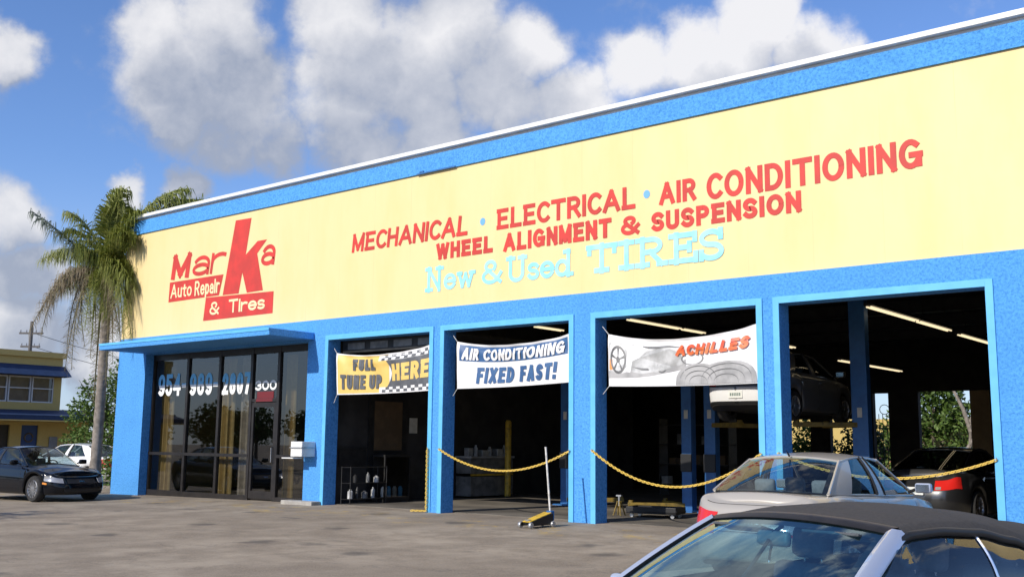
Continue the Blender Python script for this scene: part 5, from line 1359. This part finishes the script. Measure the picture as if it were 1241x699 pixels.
# ------------------------------------------------------------------ trees
def leaves(blobs, n, size, seed, hang=0.3):
    rd = random.Random(seed); b = MB(); wsum = [bl[3] * bl[4] * bl[5] for bl in blobs]
    for _ in range(n):
        x, y, z, rx, ry, rz = rd.choices(blobs, wsum)[0]
        while True:
            p = Vector((rd.uniform(-1, 1), rd.uniform(-1, 1), rd.uniform(-1, 1)))
            if p.length <= 1: break
        p = p * (0.55 + 0.45 * rd.random()) if rd.random() < .4 else p.normalized() * (0.72 + .36 * rd.random())
        c = Vector((x + p.x * rx, y + p.y * ry, z + p.z * rz)); s = size * rd.uniform(.6, 1.3)
        d = Vector((rd.gauss(0, 1), rd.gauss(0, 1), rd.gauss(0, .7) - hang)).normalized()
        u = d.cross(Vector((rd.gauss(0, 1), rd.gauss(0, 1), rd.gauss(0, 1)))).normalized(); nn = d.cross(u)
        b.add([c, c + d * s * .5 + u * s * .26 + nn * s * .06, c + d * s, c + d * s * .5 - u * s * .26 + nn * s * .06], [(0, 1, 2, 3)])
    return b
def tree(loc, blobs, n, size, label, seed, m='leaf', tr=.12, group=None, name='broadleaf_tree', cat='tree'):
    t = thing(name, label, cat, loc, 0, group); rd = random.Random(seed); b = MB()
    zc = min(bl[2] for bl in blobs); top = Vector((0, 0, max(.4, zc * .7)))
    b.tube([(0, 0, -.1), (0.03, 0.02, top.z * .5), top], [tr * 1.25, tr, tr * .85], 8)
    for bl in blobs:
        e = Vector(bl[:3]); mid = top.lerp(e, .5) + Vector((rd.uniform(-.2, .2), rd.uniform(-.2, .2), .15))
        b.tube([top - Vector((0, 0, .05)), mid, e], [tr * .6, tr * .4, tr * .15], 6)
        for _ in range(3):
            q = e + Vector((rd.uniform(-.8, .8) * bl[3], rd.uniform(-.8, .8) * bl[4], rd.uniform(-.3, .9) * bl[5])); b.tube([mid, mid.lerp(q, .55) + Vector((0, 0, .1)), q], [tr * .3, tr * .2, tr * .06], 5)
    b.build('trunk', M['trunk'], t, smooth=60)
    leaves(blobs, n, size, seed).build('crown', M[m], t, weld=False, fix=False)
    return t
tree((-10.6, 5.7, gz(-10.6, 5.7)), [(0, 0, 3.2, 1.1, 1.1, 1.1), (.6, .5, 4.0, .9, .8, .8), (-.7, -.3, 2.5, .9, 1.0, .9), (.7, .2, 1.8, .9, .9, .9), (-.2, -.6, 1.4, 1.3, 1.0, .7), (.9, 1.1, 3.0, .8, .8, .9)], 5200, .17, 'bushy bright green tree between the palm trunk and the ochre building', 3, 'leaf', .11)
tree((-3.3, 2.0, gz(-3, 2)), [(0, 0, .6, .5, .6, .6), (.6, .3, .35, .45, .4, .4), (.3, .2, 1.25, .45, .45, .6), (.5, .5, 2.0, .4, .4, .6)], 1500, .15, 'low green shrub at the left corner of the garage', 4, 'leaf', .04, name='shrub', cat='shrub')
tree((-13, 10.5, gz(-13, 10)), [(0, 0, 2.2, 1.6, 1.4, .9), (1.6, .6, 1.6, 1.2, 1.0, .9)], 2400, .2, 'dark green tree at the end of the ochre building', 5, 'leaf_dark', .1)
# behind the garage, seen through the rear openings
b = wall_holes(-4, 34, -.2, 2.85, [], 33.0, 33.2); tag(b.build('garden_wall', M['yellow_wall']), 'sunlit ochre garden wall beyond the rear openings of the garage', 'wall')
tree((14.0, 31.2, 0), [(0, 0, 3.3, 1.6, 1.2, 1.3), (-1.0, 0, 2.3, 1.2, 1.0, 1.0), (1.1, 0, 2.6, 1.1, 1.0, 1.2), (.2, -.3, 4.6, 1.4, 1.1, 1.1), (-.6, -.5, 1.3, 1.0, .8, .8)], 4200, .26, 'bright green tree seen through the wide rear opening of the garage', 8, 'leaf', .13)
b = MB()
for q in ((0, 0, 0, .3, .1, 2.6), (.3, .1, 2.6, .9, .2, 4.4), (.3, .1, 2.2, -.4, .0, 4.2), (.1, 0, 1.4, .7, 0, 2.6)): b.tube([(q[0], q[1], q[2]), ((q[0] + q[3]) / 2 + .08, (q[1] + q[4]) / 2, (q[2] + q[5]) / 2), (q[3], q[4], q[5])], [.10, .08, .05], 7)
tag(b.build('bare_tree', M['bark'], smooth=50, loc=(15.6, 30.2, 0)), 'pale bare forked tree trunk right of the bright green tree behind the garage', 'tree')
for i, (x, y, lab) in enumerate(((12.2, 31.5, 'green shrub with pink flowers seen in the narrow rear opening'), (14.6, 21.0, 'dark green shrub behind the garage, right one of two under the raised sedan'), (12.6, 21.0, 'dark green shrub behind the garage, left one of two under the raised sedan'), (16.6, 31.6, 'small green shrub at the right of the wide rear opening'))):
    t = tree((x, y, 0), [(0, 0, .9, .8, .7, .8), (.5, 0, 1.5, .6, .6, .6), (-.5, .1, 1.3, .6, .5, .6), (.1, .1, 2.1, .7, .6, .6)], 1500, .2, lab, 20 + i, 'leaf' if i % 2 == 0 else 'leaf_dark', .05, name='shrub', cat='shrub')
    if i in (0, 3): leaves([(0, -.2, 1.1, .9, .6, .9)], 60, .14, 40 + i).build('flowers', M['flower'], t, weld=False, fix=False)
# across the lot to the left of the picture: trees that shade the corner of the lot and show in the glass
REFL = [(4.5, -14.6, 5.2), (-1.0, -14.4, 5.4), (-14, -33, 4.6), (-22, -31, 4.2), (-29, -32, 4.8), (-36, -30, 4.4), (-43, -33, 5.0), (-50, -30, 4.6), (-25, -46, 5.6), (-38, -48, 5.8), (-52, -44, 5.6), (-60, -38, 5.4)]
protos = {}
for i, (x, y, h) in enumerate(REFL):
    rd = random.Random(60 + i)
    bl = [(rd.uniform(-1.3, 1.3), rd.uniform(-1.3, 1.3), h * rd.uniform(.42, .85), h * .26, h * .26, h * .17) for _ in range(7)]
    tree((x, y, gz(x, y)), bl, 1700, .42, 'leafy dark tree across the lot from the storefront', 60 + i, 'leaf_dark', .18, 'trees across the lot')

# ------------------------------------------------------------------ the palm at the corner of the garage
PB = Vector((-.82, -.12, gz(-.8, 0)))
pm = thing('palm_tree', 'tall ragged palm with green and dead hanging fronds at the left corner of the garage', 'palm tree', PB)
PH = 6.6
b = MB(); n_ = 26; pts = []; rad = []
for k in range(n_ + 1):
    t = k / n_; pts.append((.10 * math.sin(t * 2.2) + .02, -.04 * t, PH * t)); rad.append(.155 - .035 * t + (.012 if k % 2 else 0) + (.05 * (1 - t * 6) if t < .16 else 0))
b.tube(pts, rad, 12); b.build('trunk', M['bark'], pm, smooth=60)
b = MB(); rd = random.Random(5)
for k in range(60):
    a = rd.uniform(0, 6.28); z = PH - rd.uniform(.0, 1.1); r_ = .12
    b.tube([(r_ * math.cos(a) + .09, r_ * math.sin(a), z - .15), (1.9 * r_ * math.cos(a) + .09, 1.9 * r_ * math.sin(a), z + .25)], [.035, .012], 5)
b.build('leaf_bases', M['trunk'], pm)
CRW = Vector((.09, -.04, PH - .05)); Rh = Vector((.775, .632, 0)); Dh = Vector((-.632, .775, 0))
def frond(ctrl, tip, m, leaflen, nl, seed, droop=.75, jit=.25):
    """ctrl, tip: (picture-right, away, up) in metres from the crown"""
    rd = random.Random(seed)
    c1 = CRW + Rh * ctrl[0] + Dh * ctrl[1] + Vector((0, 0, ctrl[2])); e = CRW + Rh * tip[0] + Dh * tip[1] + Vector((0, 0, tip[2])); s_ = CRW + (c1 - CRW).normalized() * .12
    def B(t): return s_ * (1 - t) ** 2 + c1 * 2 * t * (1 - t) + e * t * t
    def T(t): return ((c1 - s_) * (1 - t) + (e - c1) * t).normalized()
    b = MB(); b.tube([B(k / 14) for k in range(15)], [.035 * (1 - k / 15) + .006 for k in range(15)], 5)
    for k in range(nl):
        t = .14 + .86 * (k + rd.random()) / nl; p = B(t); d = T(t)
        w = d.cross(Vector((0, 0, 1)))
        w = w.normalized() if w.length > .05 else Rh
        sd = 1 if k % 2 else -1
        L = 1.22 * leaflen * (.55 + .6 * math.sin(math.pi * min(1, t * .95 + .05))) * rd.uniform(.75, 1.15)
        out = (w * sd * rd.uniform(.5, 1.0) + d * rd.uniform(.25, .7) + Vector((rd.gauss(0, jit), rd.gauss(0, jit), rd.gauss(0, jit)))).normalized()
        q1 = p + out * L * .45 + Vector((0, 0, -L * droop * .10)); q2 = q1 + (out * (1 - droop) + Vector((rd.gauss(0, .08), rd.gauss(0, .08), -droop))).normalized() * L * .55
        sw = d * .013 + Vector((0, 0, .007))
        b.add([p - sw, p + sw, q1 + sw * .95, q1 - sw * .95, q2], [(0, 1, 2, 3), (3, 2, 4)])
    return b.build('frond', M[m], pm, weld=False, fix=False)
FR = [  # ctrl, tip, material, leaflet length, count
 ((-1.2, .0, 1.2), (-2.4, -.2, 2.0), 'frond_grey', .62, 110, .85),
 ((-1.3, .2, .9), (-2.0, .3, -.9), 'frond_dead', .55, 120, .9),
 ((-1.5, -.3, .7), (-1.75, -.4, -1.9), 'frond_dead', .55, 110, .95),
 ((-.9, .5, .7), (-1.1, .6, -1.7), 'frond_green', .5, 100, .9),
 ((-.1, .2, 2.0), (.0, .3, 2.85), 'frond_green', .72, 120, .8),
 ((-.1, -.5, 2.4), (.6, -.7, 2.6), 'frond_green', .75, 120, .8),
 ((.7, .4, 2.9), (2.0, 1.0, 3.05), 'frond_green', .68, 130, .7),
 ((1.1, .9, 3.3), (3.1, 1.9, 2.75), 'frond_green', .66, 130, .75),
 ((.5, -.8, 1.7), (1.0, -1.3, 1.1), 'frond_green', .65, 120, .85),
 ((.5, -.9, 1.0), (1.15, -1.25, -1.2), 'frond_green', .6, 120, .9),
 ((.45, -.7, .5), (.95, -1.05, -2.3), 'frond_dead', .55, 110, .95),
 ((-.3, -.5, .5), (-.1, -.6, -2.0), 'frond_green', .55, 110, .95),
 ((-.5, .2, .3), (-.45, .2, -2.5), 'frond_dead', .5, 110, .97),
 ((-.15, .3, .2), (.05, .3, -2.3), 'frond_dead', .5, 100, .97),
 ((.25, -.3, .3), (.5, -.45, -2.7), 'frond_dead', .5, 110, .97),
 ((-.9, -.3, .5), (-.75, -.4, -2.9), 'frond_dead', .45, 90, .97),
 ((.2, -.4, 1.2), (.35, -.5, .2), 'frond_green', .7, 110, .9),
 ((-.6, -.3, 1.2), (-.7, -.3, .6), 'frond_green', .6, 90, .9),
 ((.1, .5, .9), (-.3, .8, -.9), 'frond_green', .6, 100, .9),
]
FR += [((-.2, .1, .4), (-.25, .2, -3.9), 'frond_dead', .42, 120, .98), ((.15, -.15, .3), (.22, -.2, -3.3), 'frond_dead', .42, 110, .98), ((-1.0, .2, .5), (-1.25, .3, -2.9), 'frond_dead', .5, 120, .97), ((-.8, .4, .8), (-1.55, .5, -.4), 'frond_green', .6, 120, .9), ((.5, -.7, .9), (1.25, -.95, -.5), 'frond_green', .6, 130, .9), ((.5, -.7, .7), (1.2, -.9, -2.0), 'frond_green', .55, 120, .95), ((.1, -.6, .6), (.35, -.75, -1.4), 'frond_green', .6, 130, .94)]
FR += [((-1.1, .3, 1.4), (-2.3, .5, .6), 'frond_green', .6, 120, .85), ((-.7, .2, 1.9), (-1.5, .3, 2.1), 'frond_green', .62, 120, .8), ((-1.2, -.2, .8), (-2.15, -.3, -1.7), 'frond_dead', .5, 110, .95), ((.6, -.6, 1.6), (1.25, -.9, 1.9), 'frond_green', .6, 120, .8)]
rd = random.Random(77)
FR += [(tuple(q + rd.gauss(0, .16) for q in f[0]), tuple(q * rd.uniform(.72, 1.0) + rd.gauss(0, .14) for q in f[1]), f[2], f[3] * .95, int(f[4] * .9), f[5]) for f in FR[3:]]
for i, (cc, tt, m_, ll, nl, dr_) in enumerate(FR): frond(cc, tt, m_, ll, int(nl * 1.4), 100 + i, dr_)

# keep every repeat with the same group consistent and give each lamp-like copy a clean update
bpy.context.view_layer.update()
